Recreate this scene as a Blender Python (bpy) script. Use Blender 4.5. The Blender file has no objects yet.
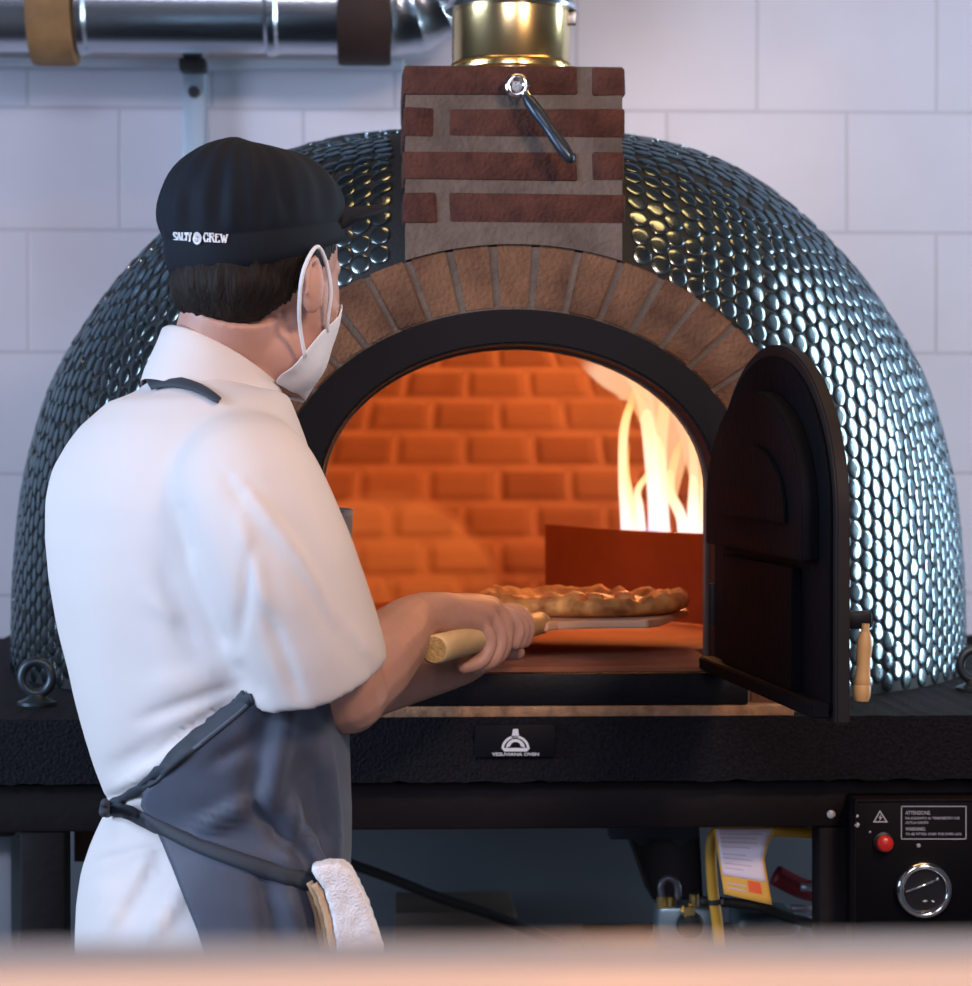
import bpy, bmesh, math, random
import numpy as np
from mathutils import Vector, Matrix, noise
from mathutils.bvhtree import BVHTree
random.seed(7)
R = math.radians
PI = math.pi
scene = bpy.context.scene
COL = scene.collection
F = 2400.0                      # focal length in pixels
EYE = Vector((0, 0, 1.43))

# ------------------------------------------------------------------ camera
cam_d = bpy.data.cameras.new('camera')
cam = bpy.data.objects.new('camera', cam_d)
COL.objects.link(cam)
cam_d.sensor_fit = 'HORIZONTAL'
cam_d.sensor_width = 36.0
cam_d.lens = F / 972 * 36.0
YAW = math.atan(101 / F)
PITCH = math.atan(43 / F)
cam.location = EYE
cam.rotation_euler = (R(90) - PITCH, 0, -YAW)
cam_d.clip_start = 0.05
cam_d.dof.use_dof = True
cam_d.dof.focus_distance = 2.5
cam_d.dof.aperture_fstop = cam_d.lens / 10.5
scene.camera = cam
ROT = cam.rotation_euler.to_matrix()


def ray(px, py):
    return (ROT @ Vector(((px - 486) / F, -(py - 493) / F, -1))).normalized()


def P(px, py, Y):
    d = ray(px, py)
    return EYE + d * (Y / d.y)


def to_px(v):
    c = ROT.transposed() @ (Vector(v) - EYE)
    return 486 + F * c.x / -c.z, 493 - F * c.y / -c.z


# ------------------------------------------------------------------ materials
def new_mat(name):
    m = bpy.data.materials.new(name)
    m.use_nodes = True
    nt = m.node_tree
    return m, nt, nt.nodes['Principled BSDF']


def N(nt, t, **kw):
    n = nt.nodes.new(t)
    for k, v in kw.items():
        setattr(n, k, v)
    return n


def mat(name, col, rough=.6, metal=0., var=.0, vscale=8., bump=0., bscale=60., coat=0., spec=.5, sheen=0., aniso=(1, 1, 1), col2=None, sss=0.):
    m, nt, b = new_mat(name)
    b.inputs['Base Color'].default_value = (*col, 1)
    b.inputs['Roughness'].default_value = rough
    b.inputs['Metallic'].default_value = metal
    b.inputs['Coat Weight'].default_value = coat
    b.inputs['Specular IOR Level'].default_value = spec
    b.inputs['Sheen Weight'].default_value = sheen
    if sss:
        b.inputs['Subsurface Weight'].default_value = sss
        b.inputs['Subsurface Radius'].default_value = (.01, .004, .002)
        b.inputs['Subsurface Scale'].default_value = 1.
    tc = N(nt, 'ShaderNodeTexCoord')
    mp = N(nt, 'ShaderNodeMapping')
    mp.inputs['Scale'].default_value = aniso
    nt.links.new(tc.outputs['Object'], mp.inputs[0])
    if var > 0 or col2:
        nz = N(nt, 'ShaderNodeTexNoise')
        nz.inputs['Scale'].default_value = vscale
        nz.inputs['Detail'].default_value = 5
        nt.links.new(mp.outputs[0], nz.inputs['Vector'])
        cr = N(nt, 'ShaderNodeValToRGB')
        c2 = col2 or tuple(min(1, c * (1 + var)) for c in col)
        c1 = col if col2 else tuple(c * (1 - var) for c in col)
        cr.color_ramp.elements[0].position = .3
        cr.color_ramp.elements[1].position = .7
        cr.color_ramp.elements[0].color = (*c1, 1)
        cr.color_ramp.elements[1].color = (*c2, 1)
        nt.links.new(nz.outputs['Fac'], cr.inputs[0])
        nt.links.new(cr.outputs[0], b.inputs['Base Color'])
    if bump > 0:
        n2 = N(nt, 'ShaderNodeTexNoise')
        n2.inputs['Scale'].default_value = bscale
        n2.inputs['Detail'].default_value = 4
        nt.links.new(mp.outputs[0], n2.inputs['Vector'])
        bp = N(nt, 'ShaderNodeBump')
        bp.inputs['Strength'].default_value = bump
        bp.inputs['Distance'].default_value = .004
        nt.links.new(n2.outputs['Fac'], bp.inputs['Height'])
        nt.links.new(bp.outputs[0], b.inputs['Normal'])
    return m


def brick_mat(name, c1, c2, cm, bw, rh, ms, rough=.5, off=(0, 0), uv=False, bump=.3, var=.25, axes='XZ', stain=None, smooth=.1):
    m, nt, b = new_mat(name)
    tc = N(nt, 'ShaderNodeTexCoord')
    if uv:
        src = tc.outputs['UV']
    else:
        sp = N(nt, 'ShaderNodeSeparateXYZ')
        cb = N(nt, 'ShaderNodeCombineXYZ')
        nt.links.new(tc.outputs['Object'], sp.inputs[0])
        nt.links.new(sp.outputs[axes[0]], cb.inputs[0])
        nt.links.new(sp.outputs[axes[1]], cb.inputs[1])
        src = cb.outputs[0]
    mp = N(nt, 'ShaderNodeMapping')
    mp.inputs['Location'].default_value = (off[0], off[1], 0)
    nt.links.new(src, mp.inputs[0])
    br = N(nt, 'ShaderNodeTexBrick')
    br.inputs['Scale'].default_value = 1
    br.inputs['Brick Width'].default_value = bw
    br.inputs['Row Height'].default_value = rh
    br.inputs['Mortar Size'].default_value = ms
    br.inputs['Mortar Smooth'].default_value = smooth
    br.inputs['Color1'].default_value = (*c1, 1)
    br.inputs['Color2'].default_value = (*c2, 1)
    br.inputs['Mortar'].default_value = (*cm, 1)
    nt.links.new(mp.outputs[0], br.inputs['Vector'])
    nz = N(nt, 'ShaderNodeTexNoise')
    nz.inputs['Scale'].default_value = 9
    nz.inputs['Detail'].default_value = 5
    nt.links.new(tc.outputs['Object'], nz.inputs['Vector'])
    mr = N(nt, 'ShaderNodeMapRange')
    mr.inputs['To Min'].default_value = 1 - var
    mr.inputs['To Max'].default_value = 1 + var
    nt.links.new(nz.outputs['Fac'], mr.inputs[0])
    mx = N(nt, 'ShaderNodeMixRGB', blend_type='MULTIPLY')
    mx.inputs[0].default_value = 1
    nt.links.new(br.outputs['Color'], mx.inputs[1])
    nt.links.new(mr.outputs[0], mx.inputs[2])
    out = mx.outputs[0]
    nt.links.new(out, b.inputs['Base Color'])
    b.inputs['Roughness'].default_value = rough
    bp = N(nt, 'ShaderNodeBump')
    bp.inputs['Strength'].default_value = bump
    bp.inputs['Distance'].default_value = .004
    iv = N(nt, 'ShaderNodeMath', operation='MULTIPLY_ADD')
    iv.inputs[1].default_value = -1
    nt.links.new(br.outputs['Fac'], iv.inputs[0])
    nz2 = N(nt, 'ShaderNodeTexNoise')
    nz2.inputs['Scale'].default_value = 5
    nt.links.new(tc.outputs['Object'], nz2.inputs['Vector'])
    nt.links.new(nz2.outputs['Fac'], iv.inputs[2])
    nt.links.new(iv.outputs[0], bp.inputs['Height'])
    nt.links.new(bp.outputs[0], b.inputs['Normal'])
    return m, nt, b, mx


def emis(name, col, s):
    m, nt, b = new_mat(name)
    b.inputs['Base Color'].default_value = (0, 0, 0, 1)
    b.inputs['Emission Color'].default_value = (*col, 1)
    b.inputs['Emission Strength'].default_value = s
    return m


M = {}
M['white_cloth'] = mat('white_cloth', (.70, .655, .66), .9, bump=.12, bscale=900, spec=.2)
M['apron'] = mat('apron_cloth', (.050, .064, .105), .62, var=.15, vscale=30, bump=.12, bscale=800, sheen=.15)
M['strap'] = mat('strap_cloth', (.030, .040, .058), .75, bump=.1, bscale=700)
M['cap'] = mat('cap_cloth', (.0045, .0085, .017), .8, bump=.15, bscale=600, spec=.25)
M['logo_white'] = mat('logo_white', (.75, .78, .85), .6)
M['hair'] = mat('hair', (.007, .004, .003), .65, spec=.25, var=.5, vscale=120, bump=.8, bscale=260, aniso=(1, 1, .15))
M['skin'] = mat('skin', (.50, .28, .228), .5, var=.07, vscale=25, bump=.1, bscale=220, sss=.08)
M['mask'] = mat('mask_paper', (.80, .82, .90), .8, bump=.1, bscale=400)
M['trousers'] = mat('trousers', (.03, .03, .035), .8)
M['shoe'] = mat('shoe', (.02, .02, .02), .4)
M['towel'] = mat('towel', (.90, .88, .92), .95, bump=.6, bscale=500)
M['towel_edge'] = mat('towel_edge', (.62, .40, .24), .95, bump=.4, bscale=500)
M['black_steel'] = mat('black_steel', (.004, .004, .007), .5, spec=.2, var=.3, vscale=14, bump=.15, bscale=120)
M['door_edge'] = mat('door_edge', (.013, .010, .012), .6, spec=.2)
M['door_in'] = mat('door_inner', (.0022, .0025, .005), .75, spec=.10, metal=.0, var=.3, vscale=9, bump=.2, bscale=80)
M['frame_metal'] = mat('frame_metal', (.006, .005, .007), .6, spec=.15, metal=.0, bump=.08, bscale=260)
M['jamb'] = mat('jamb_metal', (.08, .055, .05), .6, metal=.2, bump=.3, bscale=120)
M['stone'] = mat('black_stone', (.0015, .0015, .003), .75, spec=.18, col2=(.010, .010, .017), vscale=260, bump=.6, bscale=230)
M['plinth'] = mat('firebrick', (.34, .19, .11), .9, var=.35, vscale=60, bump=.5, bscale=150)
M['disc'] = mat('disc_steel', (.27, .33, .355), .22, metal=1.)
M['disc'].node_tree.nodes['Principled BSDF'].inputs['Specular Tint'].default_value = (.45, .55, .60, 1)
M['grout'] = mat('dark_grout', (.009, .011, .014), .7, bump=.3, bscale=200)
M['vbrick'] = mat('arch_brick', (.075, .034, .020), .95, col2=(.215, .11, .062), vscale=16, bump=.9, bscale=170)
M['cbrick'] = mat('chimney_brick', (.048, .016, .013), .95, col2=(.098, .034, .024), vscale=45, bump=.9, bscale=180)
M['mortar'] = mat('mortar', (.13, .10, .085), .95, var=.25, vscale=25, bump=.7, bscale=150)
M['chrome'] = mat('chrome', (.75, .76, .78), .12, metal=1)
M['brass_steel'] = mat('flue_steel', (.95, .72, .36), .22, metal=1)
M['gal'] = mat('galvanised', (.50, .54, .60), .25, metal=1, var=.1, vscale=4, aniso=(.4, 1, 1))
M['greymetal'] = mat('grey_metal', (.32, .34, .38), .4, metal=.8)
M['strut'] = mat('strut_metal', (.42, .50, .60), .45, metal=.5)
M['tan'] = mat('tan_wrap', (.26, .14, .055), .7, var=.25, vscale=20)
M['darkbrown'] = mat('brown_wrap', (.028, .010, .007), .7, var=.25, vscale=20)
M['lever'] = mat('lever_grip', (.035, .05, .075), .3, metal=.5)
M['wood'] = mat('handle_wood', (.52, .31, .13), .5, var=.25, vscale=18, aniso=(1, 1, .15), bump=.1)
M['peel_wood'] = mat('peel_wood', (.66, .48, .27), .6, var=.2, vscale=30, aniso=(1, .1, 1), bump=.15, bscale=90)
M['peel_end'] = mat('peel_end_grain', (.50, .31, .11), .8, var=.25, vscale=150, bump=.5, bscale=300)
M['blade'] = mat('blade_wood', (.80, .48, .30), .5, var=.12, vscale=20)
M['crust'] = mat('crust', (.28, .085, .02), .75, col2=(.90, .44, .13), vscale=38, bump=.9, bscale=90)
M['topping'] = mat('topping', (.70, .17, .04), .45, col2=(.90, .55, .22), vscale=45, bump=.8, bscale=80)
M['guard'] = mat('guard_steel', (.30, .10, .05), .55, metal=.4, var=.12, vscale=10)
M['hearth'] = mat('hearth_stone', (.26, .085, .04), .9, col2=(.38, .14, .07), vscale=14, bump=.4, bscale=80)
M['red'] = mat('red_plastic', (.65, .03, .02), .3)
M['silver'] = mat('silver_print', (.50, .52, .62), .5)
M['black_plastic'] = mat('black_plastic', (.008, .008, .012), .35)
M['panel_black'] = mat('panel_black', (.0025, .002, .004), .5, spec=.12)
M['rubber'] = mat('rubber', (.012, .012, .014), .6)
M['brass'] = mat('brass', (.75, .55, .22), .3, metal=1)
M['valve'] = mat('valve_body', (.22, .30, .34), .35, metal=.6)
M['yellow'] = mat('yellow_hose', (.62, .33, .03), .5)
M['tag_paper'] = mat('tag_paper', (.75, .68, .80), .8)
M['tag_yellow'] = mat('tag_yellow', (.72, .40, .06), .7)
M['tag_red'] = mat('tag_red', (.80, .10, .03), .7)
M['tag_grey'] = mat('tag_print', (.55, .48, .60), .7)
M['red_hose'] = mat('red_hose', (.22, .02, .03), .45)
M['ceil'] = mat('ceiling_paint', (.035, .035, .04), .9)
M['floor'] = mat('floor_tile', (.10, .09, .09), .5, var=.2)
M['lowwall'] = mat('lower_wall', (.20, .18, .19), .6, var=.15, vscale=3, bump=.2, bscale=30)
M['wall_side'] = mat('side_wall', (.07, .075, .09), .7)
M['ledge'] = mat('ledge_wood', (.80, .56, .43), .5, var=.08, vscale=4)
M['ledge_steel'] = mat('ledge_steel', (.36, .35, .36), .4, metal=.3)
M['eye'] = mat('eye_white', (.8, .8, .78), .2)
M['iris'] = mat('iris', (.03, .015, .01), .2)
M['plate'] = mat('name_plate', (.004, .004, .008), .6, spec=.15)
M['eyebolt'] = mat('eyebolt', (.055, .07, .085), .4, metal=.7)


# ------------------------------------------------------------------ objects
def mobj(name, bm, m, parent=None, smooth=True):
    me = bpy.data.meshes.new(name)
    if isinstance(bm, bmesh.types.BMesh):
        bm.to_mesh(me)
        bm.free()
    else:
        me.from_pydata([tuple(v) for v in bm[0]], [], bm[1])
    me.update()
    if smooth is True:
        me.shade_smooth()
    elif smooth == 'auto':
        me.shade_smooth()
        me.set_sharp_from_angle(angle=R(38))
    me.materials.append(m)
    o = bpy.data.objects.new(name, me)
    COL.objects.link(o)
    if parent:
        o.parent = parent
        o.matrix_parent_inverse = Matrix.Translation(-parent.location)
    return o


def tag(o, label=None, cat=None, group=None, kind=None):
    if label: o['label'] = label
    if cat: o['category'] = cat
    if group: o['group'] = group
    if kind: o['kind'] = kind
    return o


def thing(name, label, cat, loc, group=None):
    o = bpy.data.objects.new(name, None)
    o.empty_display_size = .05
    o.location = loc
    COL.objects.link(o)
    return tag(o, label, cat, group)


def fixn(bm):
    bmesh.ops.recalc_face_normals(bm, faces=bm.faces)
    return bm


def BM(): return bmesh.new()


def add_box(bm, lo, hi, bevel=0., rot=None, seg=2, jit=0.):
    lo = Vector(lo); hi = Vector(hi)
    c = (lo + hi) / 2
    s = hi - lo
    r = bmesh.ops.create_cube(bm, size=1)
    vs = r['verts']
    for v in vs:
        v.co = Vector((v.co.x * s.x, v.co.y * s.y, v.co.z * s.z))
        if jit: v.co += Vector([random.uniform(-jit, jit) for _ in range(3)])
        if rot: v.co = rot @ v.co
        v.co += c
    if bevel > 0:
        es = list({e for v in vs for e in v.link_edges})
        bmesh.ops.bevel(bm, geom=es, offset=bevel, segments=seg, affect='EDGES', profile=.5)
    return bm


def frame_axes(d, up=Vector((0, 0, 1))):
    d = d.normalized()
    if abs(d.dot(up)) > .97: up = Vector((1, 0, 0))
    x = d.cross(up).normalized()
    y = x.cross(d).normalized()
    return x, y


def add_rings(bm, rings, cap0=True, cap1=True, closed=True):
    vr = [[bm.verts.new(p) for p in r] for r in rings]
    n = len(vr[0])
    for a, b in zip(vr[:-1], vr[1:]):
        for i in range(n if closed else n - 1):
            j = (i + 1) % n
            bm.faces.new((a[i], a[j], b[j], b[i]))
    if closed and cap0: bm.faces.new(vr[0][::-1])
    if closed and cap1: bm.faces.new(vr[-1])
    return vr


def add_tube(bm, pts, rad, n=12, caps=True, flat=1., up=Vector((0, 0, 1)), roundcap=False):
    pts = [Vector(p) for p in pts]
    if not isinstance(rad, (list, tuple)): rad = [rad] * len(pts)
    rad = list(rad)
    if roundcap:
        d0 = (pts[0] - pts[1]).normalized(); d1 = (pts[-1] - pts[-2]).normalized()
        r0, r1 = rad[0], rad[-1]
        pre = [(pts[0] + d0 * r0 * math.sin(t), r0 * math.cos(t)) for t in (R(80), R(55), R(28))]
        post = [(pts[-1] + d1 * r1 * math.sin(t), r1 * math.cos(t)) for t in (R(28), R(55), R(80))]
        pts = [p for p, _ in pre] + pts + [p for p, _ in post]
        rad = [r for _, r in pre] + rad + [r for _, r in post]
    rings = []
    px = None
    for i, p in enumerate(pts):
        a = pts[max(0, i - 1)]; b = pts[min(len(pts) - 1, i + 1)]
        d = (b - a).normalized()
        if px is None:
            x, y = frame_axes(d, up)
        else:
            x = (px - d * px.dot(d)).normalized()
            y = x.cross(d).normalized()
        px = x
        rings.append([p + x * rad[i] * math.cos(2 * PI * k / n) + y * rad[i] * flat * math.sin(2 * PI * k / n) for k in range(n)])
    add_rings(bm, rings, caps, caps)
    return bm


def add_ellipsoid(bm, c, ax, rot=None, seg=24, rings=16):
    r = bmesh.ops.create_uvsphere(bm, u_segments=seg, v_segments=rings, radius=1)
    for v in r['verts']:
        v.co = Vector((v.co.x * ax[0], v.co.y * ax[1], v.co.z * ax[2]))
        if rot: v.co = rot @ v.co
        v.co += Vector(c)
    return bm


def add_lathe(bm, prof, c, n=48, a0=0, a1=2 * PI, axis=None):
    """prof: (r, h) pairs, around axis matrix (default Z)"""
    full = abs(a1 - a0 - 2 * PI) < 1e-6
    rings = []
    for r, h in prof:
        ring = []
        for k in range(n if full else n + 1):
            t = a0 + (a1 - a0) * k / n
            v = Vector((r * math.cos(t), r * math.sin(t), h))
            if axis: v = axis @ v
            ring.append(v + Vector(c))
        rings.append(ring)
    add_rings(bm, rings, False, False, closed=full)
    bmesh.ops.remove_doubles(bm, verts=bm.verts, dist=1e-6)
    return bm


def add_prism(bm, poly, d):
    """poly: list of 3D points, extruded along vector d"""
    add_rings(bm, [poly, [Vector(p) + Vector(d) for p in poly]])
    return bm


def smooth_path(pts, n=8):
    """Catmull-Rom through pts"""
    pts = [Vector(p) for p in pts]
    q = [2 * pts[0] - pts[1]] + pts + [2 * pts[-1] - pts[-2]]
    out = []
    for i in range(1, len(q) - 2):
        p0, p1, p2, p3 = q[i - 1:i + 3]
        for k in range(n):
            t = k / n
            out.append(.5 * ((2 * p1) + (p2 - p0) * t + (2 * p0 - 5 * p1 + 4 * p2 - p3) * t * t + (3 * p1 - p0 - 3 * p2 + p3) * t ** 3))
    out.append(pts[-1])
    return out


def interp(tab, x):
    xs = [t[0] for t in tab]
    return [float(np.interp(x, xs, [t[i] for t in tab])) for i in range(1, len(tab[0]))]


def remesh(name, bm, voxel, m, parent=None, smooth_it=6, factor=.5, cut=None):
    fixn(bm)
    me = bpy.data.meshes.new(name)
    bm.to_mesh(me); bm.free()
    o = bpy.data.objects.new(name, me)
    COL.objects.link(o)
    if cut is not None:
        cme = bpy.data.meshes.new('cut'); fixn(cut); cut.to_mesh(cme); cut.free()
        co = bpy.data.objects.new('cut', cme); COL.objects.link(co)
    md = o.modifiers.new('r', 'REMESH'); md.mode = 'VOXEL'; md.voxel_size = voxel; md.use_smooth_shade = True
    if cut is not None:
        bo = o.modifiers.new('b', 'BOOLEAN'); bo.object = co; bo.operation = 'DIFFERENCE'; bo.solver = 'FAST'
        md2 = o.modifiers.new('r2', 'REMESH'); md2.mode = 'VOXEL'; md2.voxel_size = voxel; md2.use_smooth_shade = True
    if smooth_it:
        s = o.modifiers.new('s', 'SMOOTH'); s.factor = factor; s.iterations = smooth_it
    dg = bpy.context.evaluated_depsgraph_get()
    ev = o.evaluated_get(dg)
    nm = bpy.data.meshes.new_from_object(ev, depsgraph=dg)
    bpy.data.objects.remove(o)
    bpy.data.meshes.remove(me)
    if cut is not None:
        bpy.data.objects.remove(co); bpy.data.meshes.remove(cme)
    nm.name = name
    nm.materials.clear(); nm.materials.append(m)
    nm.shade_smooth()
    o = bpy.data.objects.new(name, nm)
    COL.objects.link(o)
    if parent:
        o.parent = parent
        o.matrix_parent_inverse = Matrix.Translation(-parent.location)
    return o


def bvh_of(o):
    me = o.data
    return BVHTree.FromPolygons([v.co.copy() for v in me.vertices], [tuple(p.vertices) for p in me.polygons])


def hit(bvh, px, py, off=.001):
    d = ray(px, py)
    p, n, i, t = bvh.ray_cast(EYE, d)
    if p is None: return None
    if n.dot(d) > 0: n = -n
    return p + n * off


def finish(bm): return fixn(bm)


# ================================================================== ROOM
WY = 4.5
XR, XL = 2.7, -2.9
ZC = 3.1
z_row = P(486, 110, WY).z
TH, TW = 121 * WY / F, 181.5 * WY / F
x_j = P(120, 170, WY).x
wm, nt, b, mx = brick_mat('white_tile', (.56, .55, .64), (.60, .585, .67), (.47, .455, .53), TW, TH, .0042, rough=.30,
                          off=(-x_j + 20 * TW, -z_row + 20 * TH), bump=.25, var=.06, smooth=.4)
z_low = P(10, 638, WY).z
bm = BM(); add_box(bm, (XL, WY, z_low), (XR, WY + .1, ZC)); tag(mobj('wall_back', bm, wm, smooth=False), kind='structure')
bm = BM(); add_box(bm, (XL, WY, 0), (XR, WY + .1, z_low - .006)); tag(mobj('wall_back_lower', bm, M['lowwall'], smooth=False), kind='structure')
bm = BM(); add_box(bm, (XL, WY - .012, z_low - .018), (XR, WY, z_low + .0), .002); tag(mobj('trim_1', bm, M['black_steel'], smooth=False), kind='structure')
bm = BM(); add_box(bm, (XL, -2, -.1), (XR, WY, 0)); tag(mobj('floor', bm, M['floor'], smooth=False), kind='structure')
bm = BM(); add_box(bm, (XL, -2, ZC), (XR, WY, ZC + .1)); tag(mobj('ceiling', bm, M['ceil'], smooth=False), kind='structure')


def side_wall(name, x0, x1, win):
    bm = BM()
    (y0, y1, z0, z1) = win
    add_box(bm, (x0, -2, 0), (x1, y0, ZC)); add_box(bm, (x0, y1, 0), (x1, WY, ZC))
    add_box(bm, (x0, y0, 0), (x1, y1, z0)); add_box(bm, (x0, y0, z1), (x1, y1, ZC))
    tag(mobj(name, bm, M['wall_side'], smooth=False), kind='structure')
    bm = BM()
    t = .04
    for lo, hi in (((x0, y0, z0), (x1, y0 + t, z1)), ((x0, y1 - t, z0), (x1, y1, z1)), ((x0, y0, z0), (x1, y1, z0 + t)), ((x0, y0, z1 - t), (x1, y1, z1)),
                   ((x0, y0, (z0 + z1) / 2 - t / 2), (x1, y1, (z0 + z1) / 2 + t / 2))):
        add_box(bm, lo, hi)
    tag(mobj('window_1' if x0 > 0 else 'window_2', bm, M['greymetal'], smooth=False), kind='structure')


WIN_R = (3.45, 3.9, .8, 2.75)
WIN_L = (.6, 2.4, 1.0, 2.7)
side_wall('wall_right', XR, XR + .08, WIN_R)
side_wall('wall_left', XL - .08, XL, WIN_L)

# exhaust duct on the wall -------------------------------------------------
DY = 4.2
dc = P(100, 4, DY)
dr = .083
xe = P(392, 4, DY).x
duct = thing('exhaust_duct', 'shiny round silver duct running along the wall beside the oven flue', 'duct', (dc.x, DY, dc.z))
bm = BM()
pr = []
x = XL + .1
axX = Matrix(((0, 0, 1), (0, 1, 0), (-1, 0, 0)))
prof = [(.001, x), (dr, x)]
for sx in (P(83, 0, DY).x, P(272, 0, DY).x):
    prof += [(dr, sx - .012), (dr + .005, sx - .006), (dr + .005, sx + .006), (dr, sx + .012)]
prof += [(dr, xe)]
add_lathe(bm, [(r, h) for r, h in prof], (0, DY, dc.z), 48, axis=axX)
mobj('straight_pipe', finish(bm), M['gal'], duct, 'auto')
bm = BM()
pts = []; rr = []
for k in range(25):
    t = k / 24 * R(100)
    pts.append(Vector((xe + .115 * math.sin(t), DY, dc.z + .115 * (1 - math.cos(t)))))
    rr.append(dr + (.004 if k % 4 == 0 else -.001))
pts.append(pts[-1] + Vector((0, 0, .5))); rr.append(dr)
add_tube(bm, pts, rr, 40)
mobj('ribbed_elbow', finish(bm), M['gal'], duct, 'auto')
for nm, a, b_, m, lab, low in (('pipe_wrap', 33, 76, 'tan', 'tan wooden saddle around the silver duct', .022), ('pipe_wrap', 338, 391, 'darkbrown', 'dark brown saddle around the silver duct beside its elbow', .018)):
    bm = BM()
    x0, x1 = P(a, 5, DY).x, P(b_, 5, DY).x
    add_lathe(bm, [(dr + .001, x0), (dr + low, x0), (dr + low + .002, x0 + .01), (dr + low + .002, x1 - .01), (dr + low, x1), (dr + .001, x1)], (0, DY, dc.z), 40, axis=axX)
    o = mobj(nm, finish(bm), M[m], duct, 'auto'); o['label'] = lab
rz0, rz1 = P(10, 66, WY - .05).z, P(10, 56, WY - .05).z
bm = BM(); add_box(bm, (XL + .02, WY - .05, rz0), (P(404, 60, WY).x, WY - .001, rz1), .004)
tag(mobj('wall_rail', bm, mat('rail_paint', (.50, .52, .60), .4), smooth=False), 'pale grey horizontal wall rail below the silver duct', 'rail')
sb = thing('strut_bracket', 'bluish metal strut bracket holding the duct above the cap', 'bracket', P(193, 90, WY - .06))
bm = BM()
a, c = P(184, 300, WY - .06), P(205, 56, WY - .06)
add_box(bm, (a.x, WY - .075, a.z), (c.x, WY - .001, c.z), .003)
mobj('channel', bm, M['strut'], sb, 'auto')
bm = BM()
a, c = P(180, 72, WY - .1), P(207, 60, WY - .1)
add_box(bm, (a.x, WY - .13, a.z), (c.x, WY - .075, c.z), .004)
a, c = P(184, 60, WY - .1), P(202, 50, WY - .1)
add_box(bm, (a.x, WY - .22, a.z), (c.x, WY - .075, c.z + .01), .004)
mobj('clamp', bm, M['rubber'], sb, 'auto')
bm = BM(); p = P(194, 92, WY - .08)
add_lathe(bm, [(.0001, -.012), (.010, -.012), (.011, 0)], p, 12, axis=Matrix(((1, 0, 0), (0, 0, -1), (0, 1, 0))).inverted() if False else Matrix(((1, 0, 0), (0, 0, 1), (0, 1, 0))))
mobj('bolt', finish(bm), M['rubber'], sb, 'auto')

# ================================================================== OVEN
OX, OY = P(514, 500, 2.87).x, 3.585
AY = 2.87                                         # plane of the arch face
SZ = P(500, 717, 2.83).z                          # slab top
SB = P(500, 782, 2.83).z                          # slab bottom
HZ = P(515, 666, AY).z                            # hearth level
SC = AY / F                                       # metre per pixel in arch plane
ACX = OX
z490 = P(515, 490, AY).z
oven = thing('pizza_oven', 'domed pizza oven covered with round steel mosaic discs, brick arch and brick chimney', 'oven', (OX, OY, SZ))
RP = [(0, .700), (.03, .700), (.12, .698), (.20, .692), (.27, .683), (.33, .668), (.39, .650), (.435, .630), (.48, .603), (.525, .572), (.565, .54), (.607, .498), (.65, .447), (.69, .395), (.72, .345), (.745, .295), (.765, .235), (.783, .165), (.795, .09), (.80, .0)]
# the front of the dome is steeper than its sides
QS = np.linspace(0, 1, 260)
zs_ = np.array([p[0] for p in RP]); rs_ = np.array([p[1] for p in RP])
r_side = np.interp(QS * .80, zs_, rs_)
for _ in range(60): r_side[1:-1] = (r_side[:-2] + r_side[2:] + 2 * r_side[1:-1]) / 4
r_front = .70 * np.sqrt(np.clip(1 - QS ** 7.5, 0, 1))
MER = []
for dg_ in range(0, 181):
    w_ = max(0., math.cos(R(dg_))) ** 2
    r_ = r_side + (r_front - r_side) * w_
    z_ = .80 * QS - .028 * w_ * QS ** 6
    s_ = np.concatenate([[0], np.cumsum(np.hypot(np.diff(z_), np.diff(r_)))])
    MER.append((s_, z_, r_))
SMAX = MER[90][0][-1]


def mer(s, ang):
    a = min(179.999, abs(math.degrees(ang))); i = int(a); f = a - i
    out_ = []
    for j in (i, i + 1):
        s_, z_, r_ = MER[j]
        out_.append((float(np.interp(s, s_, z_)), float(np.interp(s, s_, r_))))
    return out_[0][0] * (1 - f) + out_[1][0] * f, out_[0][1] * (1 - f) + out_[1][1] * f


def dpos(s, ang):
    z, r = mer(s, ang)
    return Vector((OX + r * math.sin(ang), OY - r * math.cos(ang), SZ + z))


def dome(s, ang, off=0.):
    p = dpos(s, ang)
    e = .004
    n = (dpos(s, ang + .01) - dpos(s, ang - .01)).cross(dpos(s + e, ang) - dpos(max(0, s - e), ang)).normalized()
    if n.dot(p - Vector((OX, OY, SZ))) < 0: n = -n
    return p + n * off, n


AO, BO = 300 * SC, 245 * SC          # outer arch ellipse
AF, BF = 236 * SC, 180 * SC          # frame outer
AI, BI = 197 * SC, 145 * SC
ICX = ACX + 4 * SC          # frame inner


def in_arch(x, z, a, b_, m=0.):
    if z < z490: return abs(x - ACX) < a + m
    return ((x - ACX) / (a + m)) ** 2 + ((z - z490) / (b_ + m)) ** 2 < 1


CX0, CX1 = P(403, 150, 2.86).x, P(625, 150, 2.86).x
CZ1 = P(500, 65, 2.86).z
# shell
bm = BM()
NA, NS = 180, 70
g = []
for i in range(NS):
    q = i / NS; row_ = []
    for k in range(NA):
        an = 2 * PI * k / NA - PI
        s_ = MER[min(180, int(round(abs(math.degrees(an)))))][0]
        row_.append(bm.verts.new(dpos(s_[-1] * q, an)))
    g.append(row_)
for i in range(NS - 1):
    for k in range(NA):
        f4 = (g[i][k], g[i][(k + 1) % NA], g[i + 1][(k + 1) % NA], g[i + 1][k])
        c = sum((v.co for v in f4), Vector()) / 4
        if c.y < OY and in_arch(c.x, c.z, AO, BO, -.03): continue
        bm.faces.new(f4)
top = bm.verts.new((OX, OY, SZ + .80))
for k in range(NA): bm.faces.new((g[-1][k], g[-1][(k + 1) % NA], top))
mobj('dome_shell', finish(bm), M['grout'], oven)
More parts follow.
